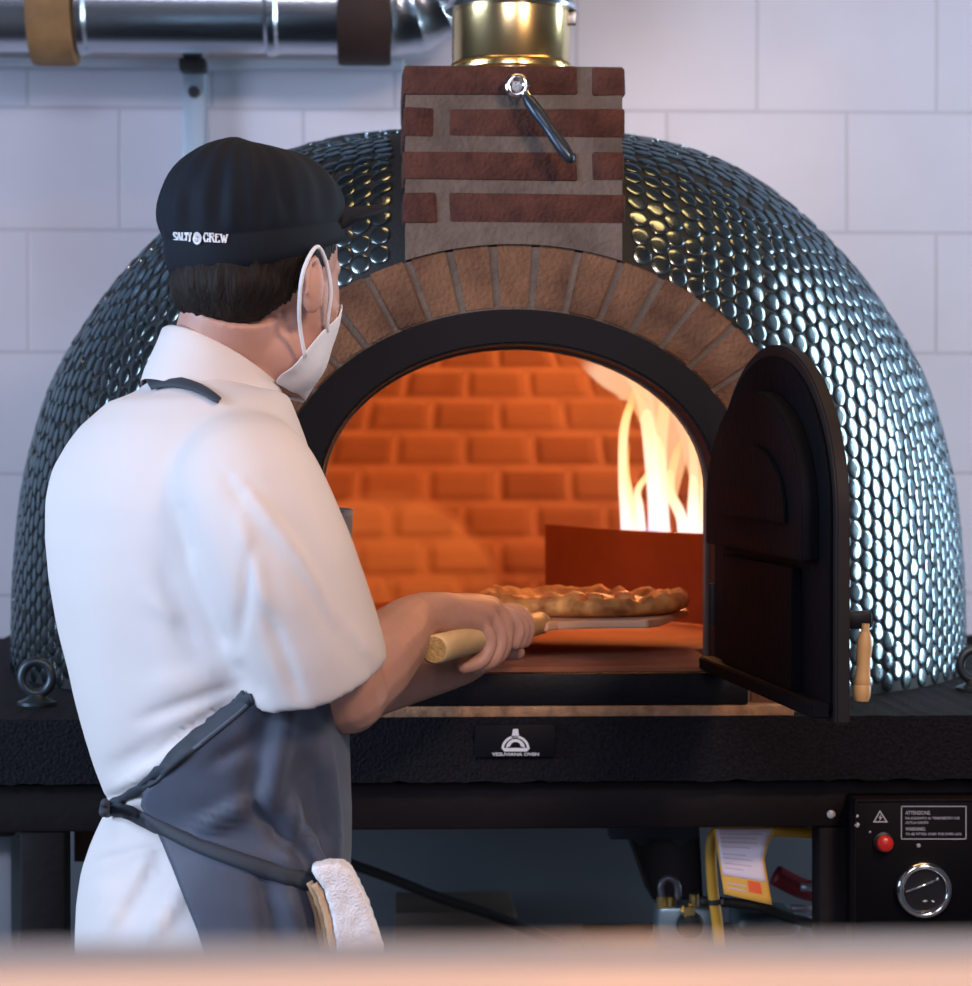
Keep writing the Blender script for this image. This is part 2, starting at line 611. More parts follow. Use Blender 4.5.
# mosaic discs, set one by one into the grout
PITCH_D, DR = .0266, .0123
bm = BM()
verts, faces = [], []


def disc(p, n):
    x, y = frame_axes(n)
    q = Vector((random.gauss(0, .03), random.gauss(0, .03), random.gauss(0, .03)))
    n = (n + q).normalized(); x, y = frame_axes(n)
    b0 = len(verts)
    K = 14
    for (r, h) in ((DR, -.001), (DR, .0014), (DR * .90, .0020), (DR * .5, .00225)):
        for k in range(K):
            t = 2 * PI * k / K
            verts.append(p + x * r * math.cos(t) + y * r * math.sin(t) + n * h)
    verts.append(p + n * .0023)
    for a in range(3):
        for k in range(K):
            j = (k + 1) % K
            faces.append((b0 + a * K + k, b0 + a * K + j, b0 + (a + 1) * K + j, b0 + (a + 1) * K + k))
    for k in range(K): faces.append((b0 + 3 * K + k, b0 + 3 * K + (k + 1) % K, b0 + 4 * K))


NT = 240
tS = np.linspace(0, SMAX * 1.12, NT)
tabZ = np.array([np.interp(tS, m[0], m[1]) for m in MER]); tabR = np.array([np.interp(tS, m[0], m[2]) for m in MER])
sEnd = np.array([m[0][-1] for m in MER])


def vzr(s, ang):
    a = np.clip(np.abs(np.degrees(ang)), 0, 179.999); i = a.astype(int); f = a - i
    q = np.clip(s, 0, tS[-1] * .9999) / tS[-1] * (NT - 1); j = q.astype(int); g = q - j
    def bl(T): return (T[i, j] * (1 - f) + T[i + 1, j] * f) * (1 - g) + (T[i, j + 1] * (1 - f) + T[i + 1, j + 1] * f) * g
    return bl(tabZ), bl(tabR)


def vpos(s, ang):
    z, r = vzr(s, ang)
    return np.stack([OX + r * np.sin(ang), OY - r * np.cos(ang), SZ + z], 1)


kk, jj = np.meshgrid(np.arange(-70, 71), np.arange(0, 60), indexing='ij')
cs = (.013 + PITCH_D * (jj + np.where(kk % 2 == 1, .5, 0))).ravel(); ca = (kk * PITCH_D * .87).ravel()
an = ca / .7
for _ in range(30):
    an = .5 * an + .5 * ca / np.maximum(.02, vzr(cs, an)[1])
ok = (np.abs(an) < R(132)) & (cs < sEnd[np.clip(np.abs(np.degrees(an)).astype(int), 0, 180)] - .004)
cs, ca, an = cs[ok], ca[ok], an[ok]
o_ = np.argsort(np.abs(ca) + .02 * cs)
cs, an = cs[o_], an[o_]
pos = vpos(cs, an)
keep = []
kp = np.zeros((0, 3))
for i in range(len(cs)):
    if len(keep) == 0 or ((kp - pos[i]) ** 2).sum(1).min() > (.80 * PITCH_D) ** 2:
        keep.append(i); kp = pos[keep]
cs, an = cs[keep], an[keep]
PT = PITCH_D * .992
for it in range(160):
    pos = vpos(cs, an)
    if it % 12 == 0:
        I, J = [], []
        for c0 in range(0, len(cs), 500):
            d2 = ((pos[c0:c0 + 500, None, :] - pos[None]) ** 2).sum(2)
            a_, b_ = np.nonzero(d2 < (PT * 1.5) ** 2)
            m_ = (a_ + c0) != b_
            I.append(a_[m_] + c0); J.append(b_[m_])
        I = np.concatenate(I); J = np.concatenate(J)
    e = 1e-3
    es = (vpos(cs + e, an) - pos) / e; es /= np.linalg.norm(es, axis=1)[:, None] + 1e-9
    rr3 = np.maximum(.02, vzr(cs, an)[1])
    ea = np.stack([np.cos(an), np.sin(an), 0 * an], 1)
    dv_ = pos[I] - pos[J]; dl = np.linalg.norm(dv_, axis=1) + 1e-9
    fo = np.clip(PT - dl, 0, None)[:, None] * dv_ / dl[:, None] * .45
    F3 = np.zeros_like(pos); np.add.at(F3, I, fo)
    cs = np.clip(cs + (F3 * es).sum(1), .012, sEnd[np.clip(np.abs(np.degrees(an)).astype(int), 0, 180)] - .003)
    an = np.clip(an + (F3 * ea).sum(1) / rr3, -R(135), R(135))
pos = vpos(cs, an)
placed = np.zeros((0, 3))
for i in range(len(cs)):
    p = Vector([float(q) for q in pos[i]])
    if p.y < OY and in_arch(p.x, p.z, AO, BO, .004): continue
    if p.y < 3.25 and CX0 - .013 < p.x < CX1 + .013: continue
    if len(placed) and ((placed - pos[i]) ** 2).sum(1).min() < (DR * 1.93) ** 2: continue
    placed = np.vstack([placed, pos[i:i + 1]])
    disc(p, dome(float(cs[i]), float(an[i]))[1])
cl = mobj('mosaic_cladding', (verts, faces), M['disc'], oven, 'auto')
cl['label'] = 'round brushed steel mosaic discs set in dark grout'
bm.free()


def arch_outline(a, b_, zb, n=40, cx=ACX):
    """open outline from bottom left over the top to bottom right (x,z)"""
    pts = [(cx - a, zb + (z490 - zb) * k / 6) for k in range(6)]
    pts += [(cx - a * math.cos(PI * k / n), z490 + b_ * math.sin(PI * k / n)) for k in range(n + 1)]
    pts += [(cx + a, z490 - (z490 - zb) * (k + 1) / 6) for k in range(6)]
    return pts


def arch_band(bm, o1, o2, y0, y1):
    """solid band between two arch outlines from y0 to y1"""
    rings = []
    for (x1, z1), (x2, z2) in zip(o1, o2):
        rings.append([Vector((x1, y0, z1)), Vector((x2, y0, z2)), Vector((x2, y1, z2)), Vector((x1, y1, z1))])
    add_rings(bm, rings)


def shift(o, k): return o
# mortar bed of the arch (behind the bricks)
bm = BM(); arch_band(bm, arch_outline(AF - .004, BF - .004, SZ), arch_outline(AO - .002, BO - .002, SZ), AY - .0035, 3.22)
ar = mobj('brick_arch', finish(bm), M['mortar'], oven, 'auto')
# voussoirs
bm = BM()
mid = [((x1 + x2) / 2, (z1 + z2) / 2) for (x1, z1), (x2, z2) in zip(arch_outline(AF, BF, SZ, 200), arch_outline(AO, BO, SZ, 200))]
inn = arch_outline(AF + .001, BF + .001, SZ, 200); out = arch_outline(AO, BO, SZ, 200)
cum = [0]
for p, q in zip(mid[:-1], mid[1:]): cum.append(cum[-1] + math.hypot(q[0] - p[0], q[1] - p[1]))
tot = cum[-1]
NB = round(tot / (38.5 * SC))
NB += (NB % 2 == 0)


def at(line, s):
    return float(np.interp(s, cum, [p[0] for p in line])), float(np.interp(s, cum, [p[1] for p in line]))


for k in range(NB):
    s0 = tot * k / NB + .0028; s1 = tot * (k + 1) / NB - .0028
    y0 = AY - .006 + random.uniform(-.0015, .0015)
    a, b_, c, d = at(inn, s0), at(out, s0), at(out, s1), at(inn, s1)
    ring = []
    bm2 = BM()
    ia, ic = at(inn, (s0 + s1) / 2), at(out, (s0 + s1) / 2)
    poly = [Vector((q[0], y0, q[1])) for q in (a, b_, ic, c, d, ia)]
    add_prism(bm2, poly, (0, .05, 0))
    fixn(bm2)
    es = [e for e in bm2.edges]
    bmesh.ops.bevel(bm2, geom=es, offset=.0022, segments=2, affect='EDGES')
    me_ = bpy.data.meshes.new('t'); bm2.to_mesh(me_); bm.from_mesh(me_); bpy.data.meshes.remove(me_); bm2.free()
mobj('arch_bricks', finish(bm), M['vbrick'], ar, 'auto')
# opening frame
bm = BM(); arch_band(bm, arch_outline(AI, BI, HZ, cx=ICX), arch_outline(AF, BF, HZ - .008), AY - .022, AY + .05)
bmesh.ops.bevel(bm, geom=[e for e in bm.edges], offset=.003, segments=2, affect='EDGES', clamp_overlap=True)
mobj('opening_frame', finish(bm), M['frame_metal'], oven, 'auto')
bm = BM(); arch_band(bm, arch_outline(AI - .003, BI - .003, HZ, cx=ICX), arch_outline(AF, BF, HZ - .008), AY + .05, AY + .075)
mobj('inner_jamb', finish(bm), M['jamb'], oven, 'auto')
# tunnel between jamb and vault
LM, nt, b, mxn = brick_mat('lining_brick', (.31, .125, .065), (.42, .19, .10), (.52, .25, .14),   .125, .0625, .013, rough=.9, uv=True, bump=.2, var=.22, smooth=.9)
LM2, *_ = brick_mat('tunnel_brick', (.34, .15, .07), (.42, .2, .10), (.5, .27, .15), .12, .0625, .006, rough=.9, bump=.3, axes='YZ')
bm = BM()
vr_ = []
for (m0, m1, y_) in ((.004, .06, AY + .075), (.045, .09, 3.17)):
    vr_.append([(x, y_, z) for x, z in arch_outline(AI + m0, BI + m0 * .6, HZ, cx=ICX)] + [(x, y_, z) for x, z in arch_outline(AI + m1, BI + m1, HZ, cx=ICX)][::-1])
add_rings(bm, vr_)
mobj('entry_vault', finish(bm), LM2, oven, 'auto')
# vault lining: each brick bulges out of the joints
RI = .52
VP = [(0, RI), (.12, RI), (.22, .51), (.30, .48), (.37, .44), (.43, .38), (.48, .31), (.52, .22), (.545, .12), (.555, .0)]
vz = np.array([p[0] for p in VP]); vr2 = np.array([p[1] for p in VP])
sv = np.concatenate([[0], np.cumsum(np.hypot(np.diff(vz), np.diff(vr2)))])
s2 = np.linspace(0, sv[-1], 120); z2 = np.interp(s2, sv, vz); r2 = np.interp(s2, sv, vr2)
for _ in range(40):
    z2[1:-1] = (z2[:-2] + z2[2:] + 2 * z2[1:-1]) / 4; r2[1:-1] = (r2[:-2] + r2[2:] + 2 * r2[1:-1]) / 4
s2 = np.concatenate([[0], np.cumsum(np.hypot(np.diff(z2), np.diff(r2)))])
bm = BM()
uvl = bm.loops.layers.uv.new('UVMap')
NA2, NS2 = 520, 130
BWU = .125; UO = .031
uvs = {}
grid = []
for i in range(NS2 + 1):
    row_ = []
    s = s2[-1] * .995 * i / NS2
    z = float(np.interp(s, s2, z2)); r = float(np.interp(s, s2, r2))
    for k in range(NA2 + 1):
        a = 2 * PI * k / NA2
        u = a * RI + UO; v_ = s + .02
        rw = math.floor(v_ / .0625)
        uu = u + (BWU * .5 if rw % 2 == 0 else 0)
        fu = (uu / BWU) % 1 * BWU; fv = (v_ / .0625) % 1 * .0625
        ex = min(fu, BWU - fu); ey = min(fv, .0625 - fv)
        hgt = min(1, ex / .020) * min(1, ey / .017)
        hgt = hgt * hgt * (3 - 2 * hgt)
        rr2 = max(0, r - .010 * hgt - .0025 * noise.noise(Vector((u * 14, v_ * 14, 0))))
        vv = bm.verts.new((OX + rr2 * math.sin(a), OY - rr2 * math.cos(a), HZ + z))
        uvs[vv] = (u, v_)
        row_.append(vv)
    grid.append(row_)
for i in range(NS2):
    for k in range(NA2):
        f4 = (grid[i][k], grid[i][k + 1], grid[i + 1][k + 1], grid[i + 1][k])
        c = sum((v.co for v in f4), Vector()) / 4
        if c.y < 3.2 and in_arch(c.x, c.z, AI, BI, .04): continue
        f = bm.faces.new(f4)
        for l in f.loops: l[uvl].uv = uvs[l.vert]
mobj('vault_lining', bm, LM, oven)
# pale round patch on the lining
ncl = N(nt, 'ShaderNodeTexCoord')
vd = N(nt, 'ShaderNodeVectorMath', operation='DISTANCE'); vd.inputs[1].default_value = P(385, 615, 4.06)
nt.links.new(ncl.outputs['Object'], vd.inputs[0])
mr = N(nt, 'ShaderNodeMapRange'); mr.inputs['From Min'].default_value = .215; mr.inputs['From Max'].default_value = .195
mr.inputs['To Min'].default_value = 0; mr.inputs['To Max'].default_value = .75
nt.links.new(vd.outputs['Value'], mr.inputs[0])
mm = N(nt, 'ShaderNodeMixRGB'); mm.inputs[2].default_value = (.70, .42, .26, 1)
nt.links.new(mr.outputs[0], mm.inputs[0]); nt.links.new(mxn.outputs[0], mm.inputs[1]); nt.links.new(mm.outputs[0], b.inputs['Base Color'])
# hearth
bm = BM()
add_lathe(bm, [(.0001, 0), (RI + .02, 0), (RI + .02, -.03), (.0001, -.03)], (OX, OY, HZ), 64)
add_box(bm, (ACX - AI - .01, AY - .018, HZ - .03), (ACX + AI + .01, 3.3, HZ + .0005))
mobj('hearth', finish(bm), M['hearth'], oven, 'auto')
# sill and plinth
bm = BM()
p0, p1 = P(382, 706, AY - .03), P(748, 672, AY - .03)
add_box(bm, (ACX - AF, AY - .035, p0.z), (p1.x, AY + .04, p1.z), .003)
mobj('sill', finish(bm), M['black_steel'], oven, 'auto')
bm = BM()
q0, q1 = P(300, 718, 2.83), P(793, 707, 2.84)
add_box(bm, (ACX - AF - .04, 2.832, SZ - .0005), (q1.x, AY + .06, p0.z - .0005), .002)
mobj('plinth', finish(bm), M['plinth'], oven, 'auto')
# chimney: mortar core plus bricks
chim = None
bm = BM()
zc0 = z490 + .10
core = [(CX0 + .003, z490 + BO * math.sqrt(max(0, 1 - ((CX0 - ACX) / AO) ** 2)) - .03), (CX0 + .003, CZ1 - .001), (CX1 - .003, CZ1 - .001), (CX1 - .003, z490 + BO * math.sqrt(max(0, 1 - ((CX1 - ACX) / AO) ** 2)) - .03)]
botm = []
for k in range(21):
    x = CX1 - .003 + (CX0 - CX1 + .006) * k / 20
    botm.append(Vector((x, 2.8622, z490 + BO * math.sqrt(1 - ((x - ACX) / AO) ** 2) + .0005)))
poly = [Vector((CX0 + .003, 2.8622, CZ1 - .001)), Vector((CX1 - .003, 2.8622, CZ1 - .001))] + botm
add_prism(bm, poly, (0, .28, 0))
chim = mobj('chimney', finish(bm), M['mortar'], oven, 'auto')
bm = BM()
rows = [(66, 95, [(403, 577), (593, 625)]), (108, 137, [(403, 434), (449, 625)]), (152, 180, [(403, 577), (592, 625)]), (193, 223, [(403, 437), (449, 625)])]
for (y0, y1, cols) in rows:
    zt, zb = P(500, y0, 2.86).z, P(500, y1, 2.86).z
    for (x0, x1) in cols:
        add_box(bm, (P(x0, 150, 2.86).x, 2.860, zb), (P(x1, 150, 2.86).x, 2.93, zt), .003, jit=.0012)
    for side in (CX0 - .001, CX1 + .001):
        for (ya, yb) in (((2.945, 3.15),) if y0 in (66, 152) else ((2.945, 3.03), (3.045, 3.15))):
            lo = (side, ya, zb) if side < OX else (side - .02, ya, zb)
            add_box(bm, lo, (lo[0] + .02, yb, zt), .003)
mobj('chimney_bricks', finish(bm), M['cbrick'], chim, 'auto')
# flue collar
FC = P(511, 40, 3.0); fr = 59 * 3.0 / F
zt = P(511, 12, 3.0).z
fl = BM()
add_lathe(fl, [(fr * .6, CZ1 - .001), (fr, CZ1 - .001), (fr, CZ1 + .010), (fr + .0035, CZ1 + .013), (fr + .0035, CZ1 + .016), (fr, CZ1 + .019), (fr + .002, CZ1 + .022), (fr, CZ1 + .025), (fr, zt)], (FC.x, 3.0, 0), 64)
fo = mobj('flue_collar', finish(fl), M['brass_steel'], oven, 'auto')
fl = BM()
add_lathe(fl, [(fr, zt), (fr + .008, zt), (fr + .010, zt + .004), (fr + .006, zt + .008), (fr + .002, zt + .02), (fr - .004, zt + .06), (fr - .004, ZC)], (FC.x, 3.0, 0), 64)
mobj('flue_pipe', finish(fl), M['gal'], oven, 'auto')
fl = BM(); p = P(573, 18, 2.99)
add_box(fl, (p.x - .006, 2.985, p.z - .008), (p.x + .004, 3.0, p.z + .008), .001)
mobj('clamp_screw', finish(fl), M['greymetal'], oven, 'auto')
# damper lever
lev = bpy.data.objects.new('t', None)
bm = BM()
c = P(517, 86, 2.84)
pts = [c + Vector((.0105 * math.cos(t), 0, .0105 * math.sin(t))) for t in [2 * PI * k / 24 for k in range(25)]]
add_tube(bm, pts[:-1] + [pts[0]], .0045, 10, caps=False)
add_tube(bm, [c + Vector((0, .03, 0)), c + Vector((0, .0, 0))], .006, 12)
a, b2 = P(525, 93, 2.835), P(532, 104, 2.832)
add_tube(bm, [a, b2], .0055, 12)
lv = mobj('damper_lever', finish(bm), M['chrome'], oven, 'auto')
bm = BM()
a, b2 = P(527, 98, 2.832), P(569, 157, 2.815)
dd = b2 - a
add_tube(bm, [a + dd * t for t in (0, .08, .3, .45, .6, .85, 1)], [.007, .0095, .0105, .0085, .009, .0105, .0085], 16, flat=.8, roundcap=True)
o = mobj('grip', finish(bm), M['lever'], lv)
# door, swung open towards the room
hg = P(717, 672, 2.835)
fx = P(838, 728, 2.285)
dv = Vector((fx.x - hg.x, fx.y - hg.y, 0)); DW = dv.length; dv.normalize()
dn = Vector((dv.y, -dv.x, 0))
if dn.x > 0: dn = -dn                 # inner face, turned to the left
DB = hg.z
DT = P(777, 345, 2.56).z
DSP = 1.365


def door_outline(m, zb, n=36):
    a = DW / 2 - m; b_ = DT - DSP - m
    pts = [(m, zb), ] + [(DW / 2 - a * math.cos(PI * k / n), DSP + b_ * math.sin(PI * k / n)) for k in range(n + 1)] + [(DW - m, zb)]
    return pts


def dpt(u, z, w): return Vector((hg.x, hg.y, 0)) + dv * u + Vector((0, 0, z)) + dn * w


bm = BM(); add_prism(bm, [dpt(u, z, -.012) for u, z in door_outline(0, DB)], dn * .014)
fixn(bm); bmesh.ops.bevel(bm, geom=bm.edges[:], offset=.002, segments=2, affect='EDGES')
door = mobj('door', finish(bm), M['door_edge'], oven, 'auto')
door['label'] = 'black steel arched door standing open'
bm = BM()
add_prism(bm, [dpt(u, z, .002) for u, z in door_outline(.012, DB + .012)], dn * .004)
add_prism(bm, [dpt(u, z, .006) for u, z in door_outline(.05, DB + .155)], dn * .018)
add_box_pts = [(.10, DB + .02), (.10, DB + .145), (DW - .12, DB + .145), (DW - .12, DB + .02)]
add_prism(bm, [dpt(u, z, .006) for u, z in add_box_pts], dn * .010)
add_prism(bm, [dpt(u, z, .006) for u, z in [(.01, DB + .005), (.01, DB + .02), (DW - .01, DB + .02), (DW - .01, DB + .005)]], dn * .018)
add_prism(bm, [dpt(u, z, .024) for u, z in door_outline(.105, DB + .19)], dn * .004)
fixn(bm); bmesh.ops.bevel(bm, geom=bm.edges[:], offset=.0015, segments=2, affect='EDGES')
mobj('inner_panel', finish(bm), M['door_in'], door, 'auto')
for zq in (DB + .08, DB + .22):
    bm = BM()
    add_tube(bm, [dpt(-.004, zq - .025, 0), dpt(-.004, zq + .025, 0)], .009, 12)
    mobj('hinge', finish(bm), M['black_steel'], door, 'auto')
hz = P(860, 620, 2.31).z
bm = BM()
p0 = dpt(DW - .035, hz, -.012)
add_tube(bm, [p0, p0 - dn * .014, p0 - dn * .030], [.008, .0075, .0085], 14)
add_box(bm, (p0.x + .001, p0.y - .011, hz - .009), (p0.x + .029, p0.y + .011, hz + .008), .003)
hd = mobj('handle_bracket', finish(bm), M['black_steel'], door, 'auto')
gp = P(865, 632, 2.31); gb = P(861, 703, 2.31)
dd = gb - gp
bm = BM()
add_tube(bm, [gp + dd * t for t in (0, .10, .25, .45, .62, .72, .74, .77, .9, .97)], [.0050, .0072, .0078, .0066, .0076, .0086, .0080, .0088, .0088, .0070], 18)
add_tube(bm, [gp - dd * .12, gp + dd * .02], .004, 10)
mobj('wooden_grip', finish(bm), M['wood'], hd, 'auto')
bm = BM(); p = P(846, 580, 2.30)
add_prism(bm, [Vector((fx.x - .004, 2.30, P(0, 545, 2.3).z)), Vector((P(849, 575, 2.3).x, 2.30, P(0, 572, 2.3).z)), Vector((P(849, 575, 2.3).x, 2.30, P(0, 590, 2.3).z)), Vector((fx.x - .004, 2.30, P(0, 612, 2.3).z))], (0, .02, 0))
mobj('latch', finish(bm), M['black_steel'], door, 'auto')
# flame guard in the vault
gA, gB = P(708, 537, 3.50), P(545, 521, 3.98)
gz = HZ + .002
bm = BM()
line = []
for k in range(17):
    t = k / 16
    p = gA.lerp(gB, t); q = Vector((p.x, p.y, 0)) + Vector((.9, .3, 0)).normalized() * .0 + Vector((-.25, -.4, 0)).normalized() * (.035 * math.sin(PI * t))
    line.append(q)
ztop = (gA.z + gB.z) / 2
d0 = (line[0] - line[1]).normalized(); line = [line[0] + d0 * .10] + line
rings = []
for i, q in enumerate(line):
    zt_ = ztop - (.10 if i == len(line) - 1 else 0) * 0
    rings.append([Vector((q.x, q.y, gz)), Vector((q.x, q.y, zt_)), Vector((q.x + .003, q.y + .005, zt_)), Vector((q.x + .003, q.y + .005, gz))])
add_rings(bm, rings)
mobj('flame_guard', finish(bm), M['guard'], oven, 'auto')

# flame
fm = bpy.data.materials.new('gas_flame'); fm.use_nodes = True
nt = fm.node_tree; nt.nodes.clear()
uvn = N(nt, 'ShaderNodeUVMap'); sp = N(nt, 'ShaderNodeSeparateXYZ'); nt.links.new(uvn.outputs[0], sp.inputs[0])
cr = N(nt, 'ShaderNodeValToRGB')
els = cr.color_ramp.elements
els[0].position = 0; els[0].color = (.55, .30, .95, 1)
els[1].position = 1; els[1].color = (1, .30, .04, 1)
e = els.new(.14); e.color = (1, .72, .72, 1)
e = els.new(.40); e.color = (1, .66, .40, 1)
e = els.new(.75); e.color = (1, .50, .16, 1)
nt.links.new(sp.outputs['Y'], cr.inputs[0])
lw = N(nt, 'ShaderNodeLayerWeight'); lw.inputs['Blend'].default_value = .5
cr2 = N(nt, 'ShaderNodeValToRGB')
cr2.color_ramp.elements[0].position = .15; cr2.color_ramp.elements[0].color = (.75, .75, .75, 1)
cr2.color_ramp.elements[1].position = .80; cr2.color_ramp.elements[1].color = (0, 0, 0, 1)
nt.links.new(lw.outputs['Facing'], cr2.inputs[0])
fade = N(nt, 'ShaderNodeMapRange'); fade.inputs['From Min'].default_value = 1.0; fade.inputs['From Max'].default_value = .7
nt.links.new(sp.outputs['Y'], fade.inputs[0])
mu = N(nt, 'ShaderNodeMath', operation='MULTIPLY')
nt.links.new(cr2.outputs[0], mu.inputs[0]); nt.links.new(fade.outputs[0], mu.inputs[1])
em = N(nt, 'ShaderNodeEmission'); em.inputs['Strength'].default_value = 1.5
nt.links.new(cr.outputs[0], em.inputs['Color'])
tr = N(nt, 'ShaderNodeBsdfTransparent'); ms_ = N(nt, 'ShaderNodeMixShader'); ou = N(nt, 'ShaderNodeOutputMaterial')
nt.links.new(mu.outputs[0], ms_.inputs[0]); nt.links.new(tr.outputs[0], ms_.inputs[1]); nt.links.new(em.outputs[0], ms_.inputs[2]); nt.links.new(ms_.outputs[0], ou.inputs[0])


em.inputs['Strength'].default_value = 1.75
fm_body = fm.copy(); fm_body.name = 'gas_flame_body'
for nd in fm_body.node_tree.nodes:
    if nd.bl_idname == 'ShaderNodeEmission': nd.inputs['Strength'].default_value = 1.15
    if nd.bl_idname == 'ShaderNodeValToRGB' and len(nd.color_ramp.elements) == 5:
        for e_, c_ in zip(nd.color_ramp.elements, ((1, .30, .08), (1, .38, .12), (1, .52, .26), (1, .56, .34), (1, .34, .10))): e_.color = (*c_, 1)
    if nd.bl_idname == 'ShaderNodeValToRGB' and len(nd.color_ramp.elements) == 2: nd.color_ramp.elements[0].color = (.55, .55, .55, 1)


def tongue(bm, uvl, path, rad, n=12, flat=.7, v0=0., v1=1.):
    pts = smooth_path(path, 6)
    rs = [float(np.interp(i / (len(pts) - 1), np.linspace(0, 1, len(rad)), rad)) for i in range(len(pts))]
    rings = []; px_ = None
    for i, p in enumerate(pts):
        a = pts[max(0, i - 1)]; b_ = pts[min(len(pts) - 1, i + 1)]
        d = (b_ - a).normalized()
        x = Vector((1, 0, 0)) if px_ is None else px_
        x = (x - d * x.dot(d)).normalized(); y = x.cross(d); px_ = x
        rings.append([bm.verts.new(p + x * rs[i] * math.cos(2 * PI * k / n) + y * rs[i] * flat * math.sin(2 * PI * k / n)) for k in range(n)])
    for i in range(len(rings) - 1):
        for k in range(n):
            j = (k + 1) % n
            f = bm.faces.new((rings[i][k], rings[i][j], rings[i + 1][j], rings[i + 1][k]))
            for l, vv in zip(f.loops, (i, i, i + 1, i + 1)): l[uvl].uv = (0, v0 + (v1 - v0) * vv / (len(rings) - 1))


bm = BM(); ul = bm.loops.layers.uv.new('UVMap')
def FP(x, y, Y=3.78): return P(x, y, Y)
tongue(bm, ul, [FP(627, 560), FP(626, 520), FP(623, 480), FP(624, 430), FP(632, 400), FP(640, 372)], [.009, .010, .008, .008, .006, .001])
tongue(bm, ul, [FP(634, 560), FP(634, 530), FP(630, 500), FP(626, 470), FP(630, 440)], [.009, .010, .008, .006, .001])
tongue(bm, ul, [FP(645, 560), FP(640, 510), FP(638, 490), FP(650, 470), FP(655, 440)], [.007, .007, .006, .005, .001])
tongue(bm, ul, [FP(655, 560), FP(656, 510), FP(652, 460), FP(648, 420), FP(640, 385), FP(620, 365)], [.014, .014, .013, .014, .015, .004], v1=.8)
tongue(bm, ul, [FP(667, 560), FP(662, 510), FP(660, 450), FP(664, 400), FP(655, 378)], [.010, .012, .012, .010, .002])
tongue(bm, ul, [FP(683, 560), FP(682, 520), FP(670, 490), FP(676, 455), FP(686, 430)], [.010, .010, .009, .007, .001])
tongue(bm, ul, [FP(692, 560), FP(693, 510), FP(694, 470), FP(690, 430), FP(680, 400)], [.009, .010, .008, .006, .001])
tongue(bm, ul, [FP(700, 560), FP(703, 520), FP(704, 480), FP(700, 450)], [.008, .009, .008, .001])
bmesh.ops.recalc_face_normals(bm, faces=bm.faces)
flame_o = tag(mobj('gas_flame', bm, fm), 'tall white and orange flame licking up the right side inside the oven', 'flame')
bm = BM(); ul = bm.loops.layers.uv.new('UVMap')
tongue(bm, ul, [FP(652, 450), FP(645, 400), FP(632, 382), FP(610, 372), FP(590, 362), FP(570, 352, 3.7)], [.001, .028, .036, .028, .018, .002], flat=.45, v0=.12, v1=.98)
tongue(bm, ul, [FP(676, 500), FP(674, 440), FP(657, 390), FP(632, 362), FP(602, 346), FP(565, 334)], [.001, .028, .036, .030, .024, .002], flat=.45, v0=.3, v1=.98)
tongue(bm, ul, [FP(696, 500), FP(697, 460), FP(692, 425), FP(676, 400), FP(655, 380)], [.001, .022, .026, .02, .002], flat=.45, v0=.45, v1=.98)
bmesh.ops.recalc_face_normals(bm, faces=bm.faces)
mobj('orange_body', bm, fm_body, flame_o)


def light(name, typ, loc, energy, col, size=None, size_y=None, target=None, spread=None):
    d = bpy.data.lights.new(name, typ)
    d.energy = energy; d.color = col
    if typ == 'AREA':
        d.size = size
        if size_y: d.shape = 'RECTANGLE'; d.size_y = size_y
        if spread: d.spread = spread
    elif size: d.shadow_soft_size = size
    o = bpy.data.objects.new(name, d); COL.objects.link(o); o.location = loc
    if target is not None:
        o.rotation_euler = (Vector(target) - Vector(loc)).to_track_quat('-Z', 'Y').to_euler()
    return o


light('flame_light', 'POINT', P(655, 455, 3.70), 4.8, (1, .42, .13), .05)
light('flame_light_upper', 'POINT', P(600, 385, 3.62), 2.6, (1, .42, .13), .05)

# ================================================================== SLAB AND STAND
SX0, SX1 = -.64, .95
slab = BM(); add_box(slab, (SX0, 2.83, SB), (SX1, 4.30, SZ), 0)
bmesh.ops.subdivide_edges(slab, edges=[e for e in slab.edges if abs(e.verts[0].co.x - e.verts[1].co.x) > 1], cuts=220)
for v in slab.verts:
    if v.co.y < 2.9 and v.co.z < SB + .01:
        v.co.z += .003 * noise.noise(Vector((v.co.x * 30, 0, 3))) + .002 * noise.noise(Vector((v.co.x * 90, 0, 9)))
    if v.co.y < 2.9 and v.co.z > SZ - .01:
        v.co.z -= abs(.002 * noise.noise(Vector((v.co.x * 40, 5, 3))))
slab_o = tag(mobj('stone_slab', finish(slab), M['stone'], smooth=False), 'rough black speckled stone slab carrying the domed oven', 'slab')
slabt = slab_o
# name plate on the slab
bm = BM(); a, c = P(475, 757, 2.828), P(555, 724, 2.828)
add_box(bm, (a.x, 2.8235, a.z), (c.x, 2.831, c.z), .0008)
np_ = mobj('name_plate', bm, M['plate'], slabt, 'auto')


def plate_poly(bm, pts, Y, t=.0006):
    add_prism(bm, [P(x, y, Y) for x, y in pts], (0, t, 0))


bm = BM()
YP = 2.8228
o_ = [(515.5 + 14 * math.cos(t), 749 - 13.5 * math.sin(t)) for t in [PI * k / 16 for k in range(17)]]
i_ = [(515.5 + 11.5 * math.cos(t), 749 - 11 * math.sin(t)) for t in [PI * k / 16 for k in range(17)]]
for (a, b_), (c, d) in zip(zip(o_[:-1], i_[:-1]), zip(o_[1:], i_[1:])): plate_poly(bm, [a, b_, d, c], YP)
o_ = [(515.5 + 9.5 * math.cos(t), 748 - 9 * math.sin(t)) for t in [PI * k / 12 for k in range(13)]]
i_ = [(515.5 + 5 * math.cos(t), 746 - 4 * math.sin(t)) for t in [PI * k / 12 for k in range(13)]]
for (a, b_), (c, d) in zip(zip(o_[:-1], i_[:-1]), zip(o_[1:], i_[1:])): plate_poly(bm, [a, b_, d, c], YP)
plate_poly(bm, [(513, 729), (518, 729), (519.5, 738), (511.5, 738)], YP)
plate_poly(bm, [(502, 748), (530, 748), (527, 751.5), (504, 751.5)], YP)
